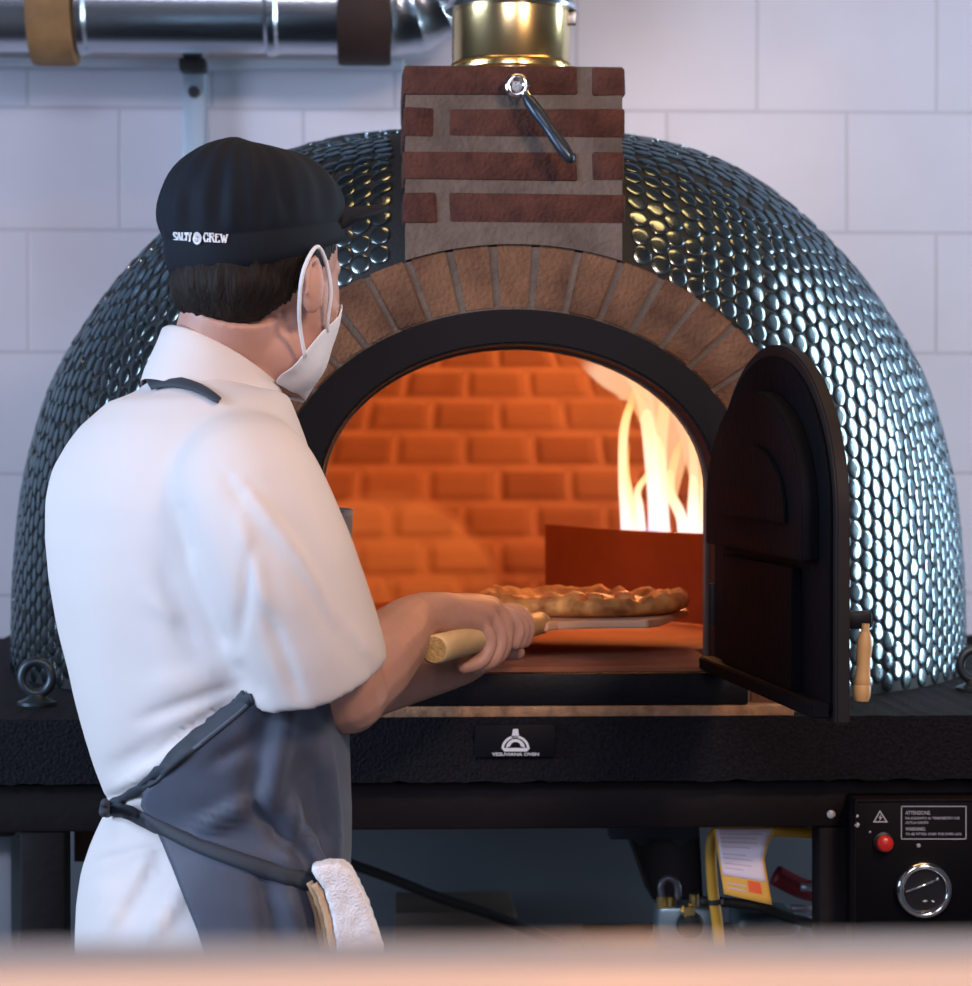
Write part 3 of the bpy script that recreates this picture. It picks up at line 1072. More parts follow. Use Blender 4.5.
mobj('oven_emblem', finish(bm), M['logo_white'], np_, False)


def text_mesh(s, size, sx=1., bold=0.):
    cu = bpy.data.curves.new('t', 'FONT'); cu.body = s; cu.size = size; cu.align_x = 'LEFT'; cu.offset = bold
    cu.resolution_u = 3
    o = bpy.data.objects.new('t', cu); COL.objects.link(o)
    dg = bpy.context.evaluated_depsgraph_get()
    me = bpy.data.meshes.new_from_object(o.evaluated_get(dg), depsgraph=dg)
    bpy.data.objects.remove(o)
    vs = [(v.co.x * sx, v.co.y) for v in me.vertices]; fs = [tuple(p.vertices) for p in me.polygons]
    bpy.data.meshes.remove(me)
    return vs, fs


def text_on_plane(name, s, x0, y0, hpx, wpx, Y, m, parent, bold=0.):
    vs, fs = text_mesh(s, 1, 1, bold)
    if not vs: return
    mx_ = max(v[0] for v in vs); mn = min(v[0] for v in vs); h = max(v[1] for v in vs)
    pts = [P(x0 + (v[0] - mn) / (mx_ - mn) * wpx, y0 - v[1] / h * hpx, Y) for v in vs]
    return mobj(name, (pts, fs), m, parent, False)


text_on_plane('plate_lettering', 'VESUVIANA OVEN', 492, 757 - 1.2, 3.2, 47, 2.8227, M['logo_white'], np_, .02)
# lifting eyes
for (px_, py_, lab, first) in ((37, 703, 'dark steel lifting eye on the slab at the left of the dome', True), (974, 693, 'dark steel lifting eye on the slab at the right of the dome', False)):
    Yb = 2.99 if first else 3.12
    c = P(px_, py_, Yb)
    t = thing('lifting_eye', lab, 'lifting eye', (c.x, Yb, SZ), 'lifting eyes on the slab')
    bm = BM()
    rt = .0185
    c.z = SZ + .034
    pts = [c + Vector((rt * math.cos(q), 0, rt * 1.08 * math.sin(q))) for q in [2 * PI * k / 32 for k in range(33)]]
    add_tube(bm, pts[:-1] + [pts[0]], .0062, 12, caps=False)
    mobj('ring', finish(bm), M['eyebolt'], t)
    bm = BM(); add_lathe(bm, [(.0001, SZ), (.024, SZ), (.024, SZ + .004), (.014, SZ + .008), (.009, SZ + .013), (.0001, SZ + .013)], (c.x, Yb, 0), 24)
    mobj('base', finish(bm), M['eyebolt'], t, 'auto')
# stand
stand = thing('oven_stand', 'black steel frame stand under the stone slab', 'stand', (OX, 3.5, 0))
ZB = P(500, 828, 2.87).z
bm = BM()
add_box(bm, (SX0 + .03, 2.86, ZB), (SX1 - .03, 2.92, SB - .004), .004)
add_box(bm, (SX0 + .03, 4.2, ZB), (SX1 - .03, 4.26, SB - .004), .004)
add_box(bm, (SX0 + .03, 2.92, ZB), (SX0 + .09, 4.2, SB - .004), .004)
add_box(bm, (SX1 - .09, 2.92, ZB), (SX1 - .03, 4.2, SB - .004), .004)
M['rail'] = mat('stand_rail', (.008, .005, .007), .6, spec=.18, var=.2, bump=.2, bscale=80)
mobj('frame_rail', finish(bm), M['rail'], stand, 'auto')
lx = [(P(20, 850, 2.87).x, P(66, 850, 2.87).x), (P(818, 850, 2.87).x, P(856, 850, 2.87).x)]
for (x0, x1) in lx:
    for y0 in (2.865, 4.16):
        bm = BM(); add_box(bm, (x0, y0, 0), (x1, y0 + .05, ZB + .001), .004)
        mobj('leg', finish(bm), M['rail'], stand, 'auto')
bm = BM(); add_box(bm, (SX0 - .1, 4.10, .0), (lx[1][1] + .3, 4.13, ZB + .05), .002)
mobj('back_panel', finish(bm), mat('stand_panel', (.085, .095, .115), .5, metal=.2), stand, 'auto')
bm = BM(); p = P(832, 815, 2.855)
add_ellipsoid(bm, (p.x, 2.862, p.z), (.006, .004, .006), seg=12, rings=8)
mobj('screw', bm, M['silver'], stand)
# small things below the slab at the left
bm = BM(); a, c = P(74, 862, 3.3), P(97, 828, 3.3); add_box(bm, (a.x, 3.3, a.z), (c.x, 3.36, c.z), .002)
prop = thing('junction_box', 'small brown box fixed behind the left leg of the oven stand', 'box', ((a.x + c.x) / 2, 3.33, a.z))
mobj('box', bm, mat('junction_brown', (.10, .055, .04), .6), prop, 'auto')
bm = BM(); add_box(bm, (a.x - .004, 3.296, c.z - .001), (c.x + .004, 3.364, c.z + .006), .001)
add_tube(bm, [Vector(((a.x + c.x) / 2, 3.33, c.z)), Vector(((a.x + c.x) / 2, 3.33, SB - .001))], .004, 8)
mobj('lid', finish(bm), M['greymetal'], prop, 'auto')

# control box -------------------------------------------------------------
BX0, BX1 = P(856, 850, 2.80).x, P(1012, 850, 2.80).x
BZ1, BZ0 = P(900, 800, 2.80).z, P(900, 960, 2.80).z
cb_ = thing('burner_control_box', 'black burner control box with red button and round dial at the right of the stand', 'control box', ((BX0 + BX1) / 2, 2.84, BZ0))
bm = BM(); add_box(bm, (BX0, 2.80, BZ0), (BX1, 2.86, BZ1), .002)
mobj('housing', bm, M['panel_black'], cb_, 'auto')
bm = BM(); add_box(bm, (BX0 - .001, 2.797, BZ1 - .0015), (BX1, 2.83, BZ1 + .001), .0005); add_box(bm, (BX0 - .0015, 2.797, BZ0), (BX0, 2.83, BZ1), .0005)
mobj('housing_edge', bm, M['rail'], cb_, 'auto')
YF = 2.7985
AXY = Matrix(((1, 0, 0), (0, 0, 1), (0, 1, 0)))     # lathe axis along +Y
c = P(883, 842, YF)
bm = BM(); add_lathe(bm, [(.0001, -.018), (.007, -.0175), (.0095, -.015), (.0100, -.010), (.0085, -.008), (.0085, 0)], c, 28, axis=AXY)
mobj('red_button', finish(bm), M['red'], cb_)
bm = BM(); add_lathe(bm, [(.0085, -.004), (.0120, -.003), (.0120, 0)], c, 28, axis=AXY)
mobj('button_collar', finish(bm), M['black_plastic'], cb_, 'auto')
c = P(923, 889, YF)
bm = BM(); add_lathe(bm, [(.0245, -.006), (.0255, -.012), (.0290, -.014), (.0330, -.010), (.0340, -.004), (.0340, 0)], c, 48, axis=AXY)
dial = mobj('dial', finish(bm), M['chrome'], cb_)
bm = BM(); add_lathe(bm, [(.0001, -.006), (.0248, -.006), (.0248, 0)], c, 40, axis=AXY)
mobj('dial_face', finish(bm), M['black_plastic'], dial, 'auto')
bm = BM(); a, b2 = P(906, 892, YF - .010), P(937, 880, YF - .010)
add_tube(bm, [a, a.lerp(b2, .5), b2], [.0016, .0016, .0016], 8)
add_ellipsoid(bm, P(937, 879, YF - .008), (.003, .003, .003), seg=10, rings=8)
add_ellipsoid(bm, P(925, 901, YF - .007), (.0032, .002, .002), seg=10, rings=8)
add_ellipsoid(bm, P(933, 901, YF - .007), (.0025, .002, .002), seg=10, rings=8)
mobj('pointer', finish(bm), M['chrome'], dial)
bm = BM()
tri = [(880, 810), (873, 822.5), (888, 822.5)]
cxx, cyy = 880.4, 818.2
for i in range(3):
    a, b_ = tri[i], tri[(i + 1) % 3]
    ai = (cxx + (a[0] - cxx) * .72, cyy + (a[1] - cyy) * .72); bi = (cxx + (b_[0] - cxx) * .72, cyy + (b_[1] - cyy) * .72)
    plate_poly(bm, [a, b_, bi, ai], YF - .0004)
plate_poly(bm, [(881.5, 813.5), (878.5, 818.3), (880.3, 818.3), (879.2, 821.3), (882.6, 817.2), (880.8, 817.2)], YF - .0004)
mobj('warning_sign', finish(bm), M['silver'], cb_, False)
lab_ = BM()
a, c = (901, 806), (966.5, 839.5)
w = .9
for q in ([(a[0], a[1]), (c[0], a[1]), (c[0], a[1] + w), (a[0], a[1] + w)], [(a[0], c[1] - w), (c[0], c[1] - w), (c[0], c[1]), (a[0], c[1])],
          [(a[0], a[1]), (a[0] + w, a[1]), (a[0] + w, c[1]), (a[0], c[1])], [(c[0] - w, a[1]), (c[0], a[1]), (c[0], c[1]), (c[0] - w, c[1])]):
    plate_poly(lab_, q, YF - .0004)
lo = mobj('notice_plate', finish(lab_), M['silver'], cb_, False)
for (s_, x0, y0, h, w_) in (('ATTENZIONE:', 905.5, 814.5, 3.6, 25), ('DA AGGIUNTO AL TERMOMETRO CHE', 905.5, 819.3, 2.4, 54), ('ANTE LA CENTRO', 905.5, 823.8, 2.4, 23), ('WARNING:', 905.5, 830.6, 3.4, 20), ('TO BE FITTED OVER THE OVEN GAS', 905.5, 835.2, 2.4, 56)):
    text_on_plane('notice_text', s_, x0, y0, h, w_, YF - .0005, M['silver'], lo, .01)
for (x, y, r) in ((857, 816, .0022), (857, 825, .0032), (918.5, 845.5, .0026), (870, 832, .0015)):
    bm = BM(); add_ellipsoid(bm, P(x, y, YF), (r, .002, r), seg=10, rings=8)
    mobj('screw', bm, M['silver'], cb_)

# things under the slab ----------------------------------------------------
# gas valve
vc = P(675, 900, 3.1)
gv = thing('gas_valve', 'grey gas valve with brass fittings under the slab beside the yellow hose', 'valve', (vc.x, 3.1, P(0, 965, 3.1).z))
bm = BM(); a, c = P(657, 975, 3.08), P(712, 906, 3.08); a.z = P(0, 976, 3.0).z + .0005; add_box(bm, (a.x, 3.07, a.z), (c.x, 3.13, c.z), .005)
mobj('body', finish(bm), M['valve'], gv, 'auto')
bm = BM()
for (x, y, r, h) in ((662, 903, .007, .008), (671, 903, .006, .008), (694, 902, .006, .01)):
    p = P(x, y, 3.08); add_lathe(bm, [(.0001, -h), (r, -h), (r, h), (.0001, h)], p, 8)
p = P(688, 911, 3.062); add_lathe(bm, [(.0001, -.012), (.008, -.012), (.010, 0)], p, 8, axis=AXY)
mobj('brass_fitting', finish(bm), M['brass'], gv, 'auto')
bm = BM()
pts = [P(662 + 0, 899, 3.08), P(661, 885, 3.08), P(668, 878, 3.08), P(677, 884, 3.08), P(678, 900, 3.08)]
add_tube(bm, smooth_path(pts, 6), .0045, 10)
mobj('hook_pipe', finish(bm), mat('hook', (.12, .12, .15), .4, metal=.5), gv)
bm = BM(); p = P(690, 925, 3.062)
add_lathe(bm, [(.0001, -.02), (.014, -.018), (.016, -.006), (.018, 0)], p, 16, axis=AXY)
mobj('knob', finish(bm), M['rubber'], gv, 'auto')
# burner housing hanging dark above it
bm = BM()
a, c = P(632, 900, 3.35), P(695, 828, 3.35)
poly = [P(628, 829, 3.3), P(700, 829, 3.3), P(704, 905, 3.3), P(655, 905, 3.3)]
add_prism(bm, poly, (0, .12, 0)); fixn(bm)
bmesh.ops.bevel(bm, geom=bm.edges[:], offset=.006, segments=2, affect='EDGES')
bh = thing('burner_unit', 'dark burner unit hanging under the slab above the gas valve', 'burner', P(668, 829, 3.36))
mobj('casing', finish(bm), mat('burner_dark', (.020, .012, .016), .5, var=.3), bh, 'auto')
bm = BM()
for (x, y) in ((642, 836), (680, 836)):
    p = P(x, y, 3.29); add_lathe(bm, [(.0001, -.012), (.012, -.010), (.012, .012)], p, 12, axis=AXY)
add_box(bm, (P(610, 829, 3.25).x, 3.25, P(610, 840, 3.25).z), (P(700, 829, 3.25).x, 3.29, ZB + .02), .002)
mobj('bracket', finish(bm), mat('burner_bolt', (.05, .06, .085), .45, metal=.5), bh, 'auto')
# yellow hose
bm = BM()
pts = [P(815, 833, 2.99), P(780, 831, 2.99), P(735, 828.5, 2.99), P(716, 832, 2.99), P(711, 850, 2.99), P(713, 890, 2.99), P(718, 930, 2.99), P(722, 990, 2.99)]
add_tube(bm, smooth_path(pts, 8), .0072, 12)
yh = thing('gas_hose', 'yellow gas hose running down under the slab behind the printed tag', 'hose', P(718, 940, 2.99))
mobj('hose', finish(bm), M['yellow'], yh)
bm = BM(); add_tube(bm, [P(715.3, 899, 2.99), P(715.8, 904, 2.99)], .0098, 12)
mobj('hose_clip', finish(bm), M['rubber'], yh, 'auto')
# hanging tag
tg = thing('printed_tag', 'white and yellow printed tag hanging under the front rail of the stand', 'tag', P(740, 830, 2.93))
W0 = [(712, 829), (775, 829)]
def tagx(t, y):
    l = float(np.interp(y, [829, 850, 875, 893], [713, 717, 721, 724])); r = float(np.interp(y, [829, 845, 860, 875, 905], [775, 768, 764.5, 767, 772]))
    return l + (r - l) * t
def tagp(t, s):
    yb = 894 + 11 * t
    y = 829 + (yb - 829) * s
    return P(tagx(t, y), y, 2.925 + .010 * math.sin(3 * s + 1.5 * t))
def tagmesh(s0, s1, t0, t1, off, n=10):
    vs, fs = [], []
    for i in range(n + 1):
        for j in range(n + 1):
            vs.append(tagp(t0 + (t1 - t0) * j / n, s0 + (s1 - s0) * i / n) + Vector((0, -off, 0)))
    for i in range(n):
        for j in range(n): fs.append((i * (n + 1) + j, i * (n + 1) + j + 1, (i + 1) * (n + 1) + j + 1, (i + 1) * (n + 1) + j))
    return vs, fs
def solid(o, t):
    md = o.modifiers.new('s', 'SOLIDIFY'); md.thickness = t; md.offset = -1
    return o
solid(mobj('paper', tagmesh(0, 1, 0, 1, 0), M['tag_yellow'], tg), .0008)
solid(mobj('white_panel', tagmesh(0.0, .70, .04, .95, .0012), M['tag_paper'], tg), .0003)
vs, fs = [], []
for k, (s0, w_) in enumerate([(.06, .9), (.12, .8), (.18, .85), (.25, .7), (.36, .6), (.42, .8), (.50, .75), (.57, .5)]):
    a, f = tagmesh(s0, s0 + .018, .10, .10 + .8 * w_, .0018, 4)
    fs += [tuple(i + len(vs) for i in q) for q in f]; vs += a
for s0 in (.80, .87):
    a, f = tagmesh(s0, s0 + .02, .10, .5, .0018, 4)
    fs += [tuple(i + len(vs) for i in q) for q in f]; vs += a
mobj('printed_lines', (vs, fs), M['tag_grey'], tg, False)
mobj('red_mark', tagmesh(.72, .88, .55, .82, .0018, 6), M['tag_red'], tg)
# red and dark tubing right of tag
bm = BM(); add_tube(bm, smooth_path([P(775, 875, 3.2), P(792, 884, 3.2), P(806, 890, 3.2), P(830, 893, 3.2)], 6), .014, 12)
rh = thing('red_hose', 'dark red hose behind the right leg of the stand', 'hose', P(800, 890, 3.2))
mobj('hose', finish(bm), M['red_hose'], rh)
bm = BM()
for (x0, y0, x1, y1) in ((801, 887, 818, 888), (791, 908, 818, 910), (791, 918, 818, 921)):
    add_tube(bm, [P(x0, y0, 3.18), P(x1, y1, 3.18)], .0052, 10)
mobj('hose_sleeve', finish(bm), mat('sleeve', (.45, .42, .50), .4, metal=.5), rh)
bm = BM(); add_tube(bm, smooth_path([P(700, 901, 3.05), P(735, 903, 3.05), P(765, 908, 3.05), P(790, 918, 3.05), P(822, 926, 3.05)], 6), .0065, 10)
tag(mobj('black_cable', finish(bm), M['rubber']), 'black cable passing below the printed tag', 'cable')
bm = BM(); add_tube(bm, smooth_path([P(345, 862, 3.7), P(390, 878, 3.7), P(440, 898, 3.7), P(500, 918, 3.7), P(560, 945, 3.7)], 6), .008, 10)
tag(mobj('slanting_cable', finish(bm), M['rubber']), 'dark cable slanting down under the slab right of the cook', 'cable')
gc = P(760, 960, 3.2)
bm = BM(); add_box(bm, (P(735, 940, 3.2).x, 3.18, P(0, 976, 3.0).z + .0005), (P(800, 940, 3.2).x, 3.28, P(0, 918, 3.2).z), .015, seg=4)
tl = thing('metal_canister', 'grey blue metal canister low under the slab behind the cables', 'canister', gc)
mobj('canister_body', finish(bm), M['valve'], tl, 'auto')
bm = BM(); a, c = P(395, 975, 3.85), P(515, 908, 3.85); a.z = 0; add_box(bm, (a.x, 3.82, 0), (c.x, 4.0, c.z), .004)
bx = thing('brown_crate', 'dim brown crate low under the middle of the slab', 'crate', ((a.x + c.x) / 2, 3.9, a.z))
mobj('side_board', finish(bm), mat('crate_brown', (.11, .075, .06), .7, var=.2), bx, 'auto')
# shelf that carries those things
bm = BM(); add_box(bm, (P(600, 900, 3.0).x, 3.01, P(0, 976, 3.0).z - .02), (lx[1][1], 3.3, P(0, 976, 3.0).z), .002)
for xx in (P(600, 900, 3.0).x, lx[1][1] - .02): add_box(bm, (xx, 3.27, 0), (xx + .02, 3.29, P(0, 976, 3.0).z - .02), .002)
mobj('lower_shelf', finish(bm), M['rail'], stand, 'auto')

# cabinet at far left
cx0, cx1 = P(-45, 880, 2.95).x, P(12, 880, 2.95).x
sc = thing('steel_cabinet', 'grey steel cabinet with a black rim at the left edge of the picture', 'cabinet', ((cx0 + cx1) / 2, 3.1, 0))
zt = P(0, 836, 2.95).z
bm = BM(); add_box(bm, (cx0, 2.95, 0), (cx1, 3.35, zt), .003)
mobj('body', finish(bm), mat('cabinet_grey', (.22, .25, .30), .4, metal=.5), sc, 'auto')
bm = BM(); add_box(bm, (cx0, 2.945, zt), (cx1 + .004, 3.35, zt + .014), .003)
mobj('top_rim', finish(bm), M['rubber'], sc, 'auto')
zt += .014
bb = thing('food_container', 'tan container with a pale lid standing on the grey steel cabinet', 'container', ((cx0 + cx1) / 2, 3.1, zt))
z1, z2_ = P(0, 795, 2.97).z, P(0, 784, 2.97).z
bm = BM(); add_box(bm, (cx0 + .01, 2.97, zt), (P(14, 800, 2.97).x, 3.15, z1), .006)
mobj('tub', finish(bm), mat('tub_tan', (.50, .34, .24), .6), bb, 'auto')
bm = BM(); add_box(bm, (cx0 + .008, 2.965, z1), (P(17, 800, 2.97).x, 3.155, z2_), .004)
mobj('lid', finish(bm), mat('tub_lid', (.55, .60, .66), .4), bb, 'auto')

# foreground pass ledge
LZ = P(486, 962, .60).z
led = thing('pass_counter', 'blurred light wooden counter along the bottom edge of the photo', 'counter', (0, .5, 0))
bm = BM(); add_box(bm, (-.55, .40, LZ - .03), (.55, .60, LZ), .004)
mobj('wooden_top', finish(bm), M['ledge'], led, 'auto')
bm = BM(); add_box(bm, (-.55, .601, LZ - .03), (.55, .625, LZ + .001), .001)
mobj('steel_trim', finish(bm), M['ledge_steel'], led, 'auto')
bm = BM(); add_box(bm, (-.55, .44, 0), (.55, .58, LZ - .03), .004)
mobj('front_panel', finish(bm), M['ledge_steel'], led, 'auto')

#PERSON-BEGIN
# ================================================================== PERSON
MY = 2.42
TH_T = R(55)
fT = Vector((math.sin(TH_T), math.cos(TH_T), 0)); rT = Vector((math.cos(TH_T), -math.sin(TH_T), 0))
# silhouette of the torso: (row, left, right) at the cook's distance
SIL = [(385, 150, 285), (400, 104, 292), (425, 76, 302), (460, 50, 313), (500, 40, 322), (550, 39, 329), (600, 45, 333), (650, 57, 334), (700, 68, 335), (740, 79, 336),
       (775, 91, 337), (800, 102, 338), (812, 104, 338), (835, 92, 338), (870, 78, 337), (900, 72, 338), (940, 70, 341), (980, 71, 344), (1040, 74, 346), (1120, 80, 345)]


def torso_ring(y):
    L_, R_ = interp(SIL, y)
    c = P((L_ + R_) / 2, y, MY)
    w = (R_ - L_) / 2 * MY / F
    return c, w


def torso(phi, y, off=0.):
    """phi 90 = chest, 0 = right side, -90 = back"""
    c, w = torso_ring(y)
    a, b_ = 1.26 * w, .84 * w
    ct, st = math.cos(phi), math.sin(phi)
    p = c + rT * (a + off) * ct + fT * (b_ + off) * st
    return p


me_root = thing('person', 'cook in white jacket, grey apron and dark cap holding a peel at the oven', 'person', (P(210, 900, MY).x, MY, 0))


def fold(v, lst):
    """depth of the cloth folds (given along lines in front view at the cook) at point v"""
    x, y = to_px(v)
    d = 0
    for (x0, y0, x1, y1, w, a) in lst:
        dx, dy = x1 - x0, y1 - y0
        L2 = dx * dx + dy * dy
        t = ((x - x0) * dx + (y - y0) * dy) / L2
        tc = min(1, max(0, t))
        ex, ey = x - x0 - tc * dx, y - y0 - tc * dy
        dist2 = ex * ex + ey * ey
        if dist2 < 9 * w * w:
            tap = min(1, 4 * tc * (1 - tc) + .35)
            d += 1.2 * a * tap * math.exp(-dist2 / (2 * w * w) * 1.0)
    return d


FOLDS = [(232, 660, 262, 700, 7, -.003), (176, 500, 190, 560, 7, -.004), (160, 560, 195, 650, 9, -.003), (225, 465, 300, 560, 4, .003), (300, 560, 345, 640, 4, .003),
         (110, 770, 240, 700, 7, -.004), (120, 790, 215, 745, 6, .004), (150, 780, 235, 735, 4, -.004), (105, 800, 150, 795, 3, -.004), (170, 620, 230, 650, 9, -.003), (150, 690, 225, 668, 10, .0025),
         (140, 720, 240, 685, 5, -.0035), (90, 560, 120, 760, 14, .003), (240, 520, 270, 620, 6, .004), (252, 540, 240, 640, 5, -.003),
         (255, 500, 330, 600, 5, .0035), (330, 600, 372, 660, 5, .003), (300, 560, 350, 640, 9, -.003), (225, 470, 245, 500, 6, -.003),
         (110, 850, 180, 830, 9, -.005), (120, 920, 165, 850, 9, -.006), (150, 940, 195, 870, 7, .006), (100, 960, 110, 880, 10, .005),
         (95, 870, 150, 840, 6, .004), (120, 785, 240, 722, 3, .004), (140, 765, 236, 700, 3, -.004), (112, 795, 200, 760, 3, -.003), (150, 600, 235, 660, 6, .003), (262, 600, 300, 700, 5, -.003), (110, 930, 150, 850, 5, .004), (130, 855, 190, 835, 3, .003), (270, 400, 330, 560, 8, .002)]
AFOLDS = [(x0, y0, x1, y1, w * .75, a * 1.1) for (x0, y0, x1, y1, w, a) in [(262, 720, 250, 800, 9, -.005), (285, 705, 262, 830, 9, .005), (300, 760, 325, 860, 9, -.007), (320, 740, 332, 860, 5, .006), (250, 800, 300, 860, 8, -.006), (200, 830, 250, 800, 7, .005),
          (290, 800, 285, 870, 7, .006), (262, 880, 275, 970, 6, -.006), (285, 885, 300, 975, 7, .006), (215, 760, 255, 740, 8, -.003), (306, 830, 318, 870, 5, .007)]]


def displace(o, lst, extra=None):
    me = o.data
    for v in me.vertices:
        if v.normal.dot((v.co - EYE).normalized()) < .25:
            d = fold(v.co, lst)
            n = noise.noise(v.co * 9) * .0018 + noise.noise(v.co * 22) * .0009
            v.co = v.co + v.normal * (d + n)
    me.update()


# ---- head frame
TH_H = R(40); PH = R(6)
fH = Vector((math.sin(TH_H) * math.cos(PH), math.cos(TH_H) * math.cos(PH), -math.sin(PH)))
rH = Vector((math.cos(TH_H), -math.sin(TH_H), 0)).normalized()
uH = rH.cross(fH).normalized()
HY = 2.42
HC = P(258, 271, HY)
HM = Matrix((rH, fH, uH)).transposed()


def hp(f, r, u): return HC + fH * f + rH * r + uH * u


def cone(bm, a, b_, ra, rb, n=20, sph=True):
    add_tube(bm, [a, b_], [ra, rb], n)
    if sph:
        add_ellipsoid(bm, a, (ra, ra, ra), seg=n, rings=12); add_ellipsoid(bm, b_, (rb, rb, rb), seg=n, rings=12)


def chain(bm, pts, rad, n=14):
    pts = smooth_path(pts, 4)
    rs = [float(np.interp(i / (len(pts) - 1), np.linspace(0, 1, len(rad)), rad)) for i in range(len(pts))]
    add_tube(bm, pts, rs, n, roundcap=True)


# joints
S_R = P(255, 488, 2.30); E_R = P(346, 692, 2.335); W_R = P(412, 621, 2.545)
S_L = P(150, 470, 2.56); E_L = P(285, 705, 2.66); W_L = P(448, 668, 2.74)
bm = BM()
# skull, face, jaw, neck
add_ellipsoid(bm, hp(-.004, 0, .024), (.073, .091, .080), HM)
add_ellipsoid(bm, hp(.035, 0, -.025), (.060, .062, .080), HM)
add_ellipsoid(bm, hp(.030, 0, -.075), (.052, .058, .045), HM)
add_ellipsoid(bm, hp(.060, 0, -.101), (.022, .020, .018), HM)
add_ellipsoid(bm, hp(.064, 0, .012), (.052, .022, .016), HM)          # brow
cone(bm, hp(.079, 0, -.008), hp(.090, 0, -.040), .007, .010)            # nose
add_ellipsoid(bm, hp(.079, 0, -.073), (.024, .010, .012), HM)        # lips
for s_ in (-1, 1):
    add_ellipsoid(bm, hp(.052, s_ * .038, -.030), (.022, .020, .022), HM)   # cheeks
    # ears
    add_ellipsoid(bm, hp(-.004, s_ * .079, -.022), (.008, .0145, .026), HM @ Matrix.Rotation(R(-14) * s_, 3, 'Z'))
    er = [hp(-.005 + .0150 * math.cos(t) - .003, s_ * (.083 + .005 * math.cos(t + PI)), -.019 + .0265 * math.sin(t)) for t in [R(-60) + R(270) * k / 14 for k in range(15)]]
    add_tube(bm, er, .0038, 10)
add_tube(bm, [hp(-.030, 0, -.035), P(226, 352, HY + .005), P(220, 400, MY), P(212, 450, MY)], [.050, .055, .060, .085], 28)
# torso core inside the jacket
rings = []
for y in (400, 430, 480, 560, 650, 740, 812, 880, 960, 1040, 1100):
    rings.append([torso(2 * PI * k / 32, y, -.022) for k in range(32)])
add_rings(bm, rings)
# arms
add_ellipsoid(bm, S_R, (.058, .058, .058)); add_ellipsoid(bm, S_L, (.058, .058, .058))
chain(bm, [S_R, S_R.lerp(E_R, .5), E_R], [.054, .050, .042])
chain(bm, [E_R, E_R.lerp(W_R, .3) + Vector((0, 0, .002)), E_R.lerp(W_R, .65), W_R, P(440, 611, 2.60), P(462, 609, 2.65)], [.040, .0450, .0385, .0280, .0215, .016])
chain(bm, [S_L, S_L.lerp(E_L, .5), E_L], [.054, .050, .042])
chain(bm, [E_L, E_L.lerp(W_L, .3), E_L.lerp(W_L, .6), W_L], [.040, .043, .035, .026])
# right hand: overhand grip
wr = [P(425, 611, 2.575), P(425, 621, 2.57), P(428, 630, 2.565)]
mcp = [P(491, 607, 2.725), P(490, 611, 2.70), P(485, 617, 2.675), P(476, 624, 2.65)]
pip = [P(505, 622, 2.735), P(504, 629, 2.708), P(499, 635, 2.682), P(489, 640, 2.655)]
dip = [P(503, 645, 2.730), P(500, 653, 2.702), P(493, 658, 2.676), P(482, 660, 2.650)]
tip = [P(489, 656, 2.718), P(483, 665, 2.690), P(474, 668, 2.664), P(463, 668, 2.640)]
for i, (a, b_, c, d) in enumerate(zip(mcp, pip, dip, tip)):
    rf = (.0106, .0110, .0106, .0096)[i]
    root = W_R.lerp(a, .35) + Vector((0, 0, .004))
    chain(bm, [W_R + (a - W_R) * .05, root, W_R.lerp(a, .7) + Vector((0, 0, .004)), a], [.022, .020, .0165, rf + .003])
    chain(bm, [a, b_, c, d], [rf + .0022, rf + .0004, rf * .96, rf * .82], 12)
# thenar and thumb of the right hand, closing from the left below the handle
chain(bm, [W_R + Vector((.004, .01, -.006)), P(437, 640, 2.66), P(452, 655, 2.74), P(470, 662, 2.79)], [.020, .015, .0115, .009])
# left hand
pl = P(478, 656, 2.80)
chain(bm, [W_L, W_L.lerp(pl, .5), pl], [.026, .026, .022])
chain(bm, [pl, P(492, 650, 2.835), P(505, 652, 2.85), P(518, 652.5, 2.85)], [.018, .012, .0105, .0095])
pe0, pe1 = P(434, 649.5, 2.50), P(540, 623, 2.95)
for Yf, rf in ((2.800, .0104), (2.778, .0104), (2.756, .0098)):
    cc = pe0.lerp(pe1, (Yf - 2.50) / .45)
    q = []
    for dg2 in (170, 125, 85, 45, 5, -35):
        rad_ = .0142 + rf * .9
        q.append(cc + Vector((rad_ * math.cos(R(dg2)), .010 * math.cos(R(dg2)), rad_ * math.sin(R(dg2)))))
    chain(bm, [pl.lerp(q[0], .6)] + q, [.013, rf + .001, rf, rf, rf * .95, rf * .82])
# hips and legs
hipc = P(208, 1050, MY)
for s_ in (-1, 1):
    hj = Vector((hipc.x, hipc.y, .90)) + rT * (.085 * s_)
    kn = Vector((hj.x, hj.y, .48)) + fT * .02 + rT * .015 * s_
    an = Vector((hj.x, hj.y, .09)) - fT * .02 + rT * .02 * s_
    chain(bm, [hj, hj.lerp(kn, .5), kn], [.088, .075, .055])
    chain(bm, [kn, kn.lerp(an, .3), an], [.055, .056, .036])
    add_tube(bm, [an, an - Vector((0, 0, .05)) - fT * .02, an - Vector((0, 0, .055)) + fT * .16], [.036, .038, .032], 14, roundcap=True)
body = remesh('body', bm, .0031, M['skin'], me_root, smooth_it=7, factor=.5)
BB = bvh_of(body)
# eyes
for s_ in (-1, 1):
    bm = BM(); add_ellipsoid(bm, hp(.0665, s_ * .031, -.006), (.0125, .0125, .0125), HM, 20, 14)
    eo = mobj('eyeball', bm, M['eye'], me_root)
    bm = BM(); add_ellipsoid(bm, hp(.0782, s_ * .031, -.006), (.0055, .0025, .0055), HM, 16, 10)
    mobj('iris', bm, M['iris'], eo)
    bm = BM(); chain(bm, [hp(.083, s_ * .016, .013), hp(.078, s_ * .032, .017), hp(.066, s_ * .048, .012)], [.003, .0035, .002], 8)
    mobj('eyebrow', finish(bm), M['hair'], me_root)
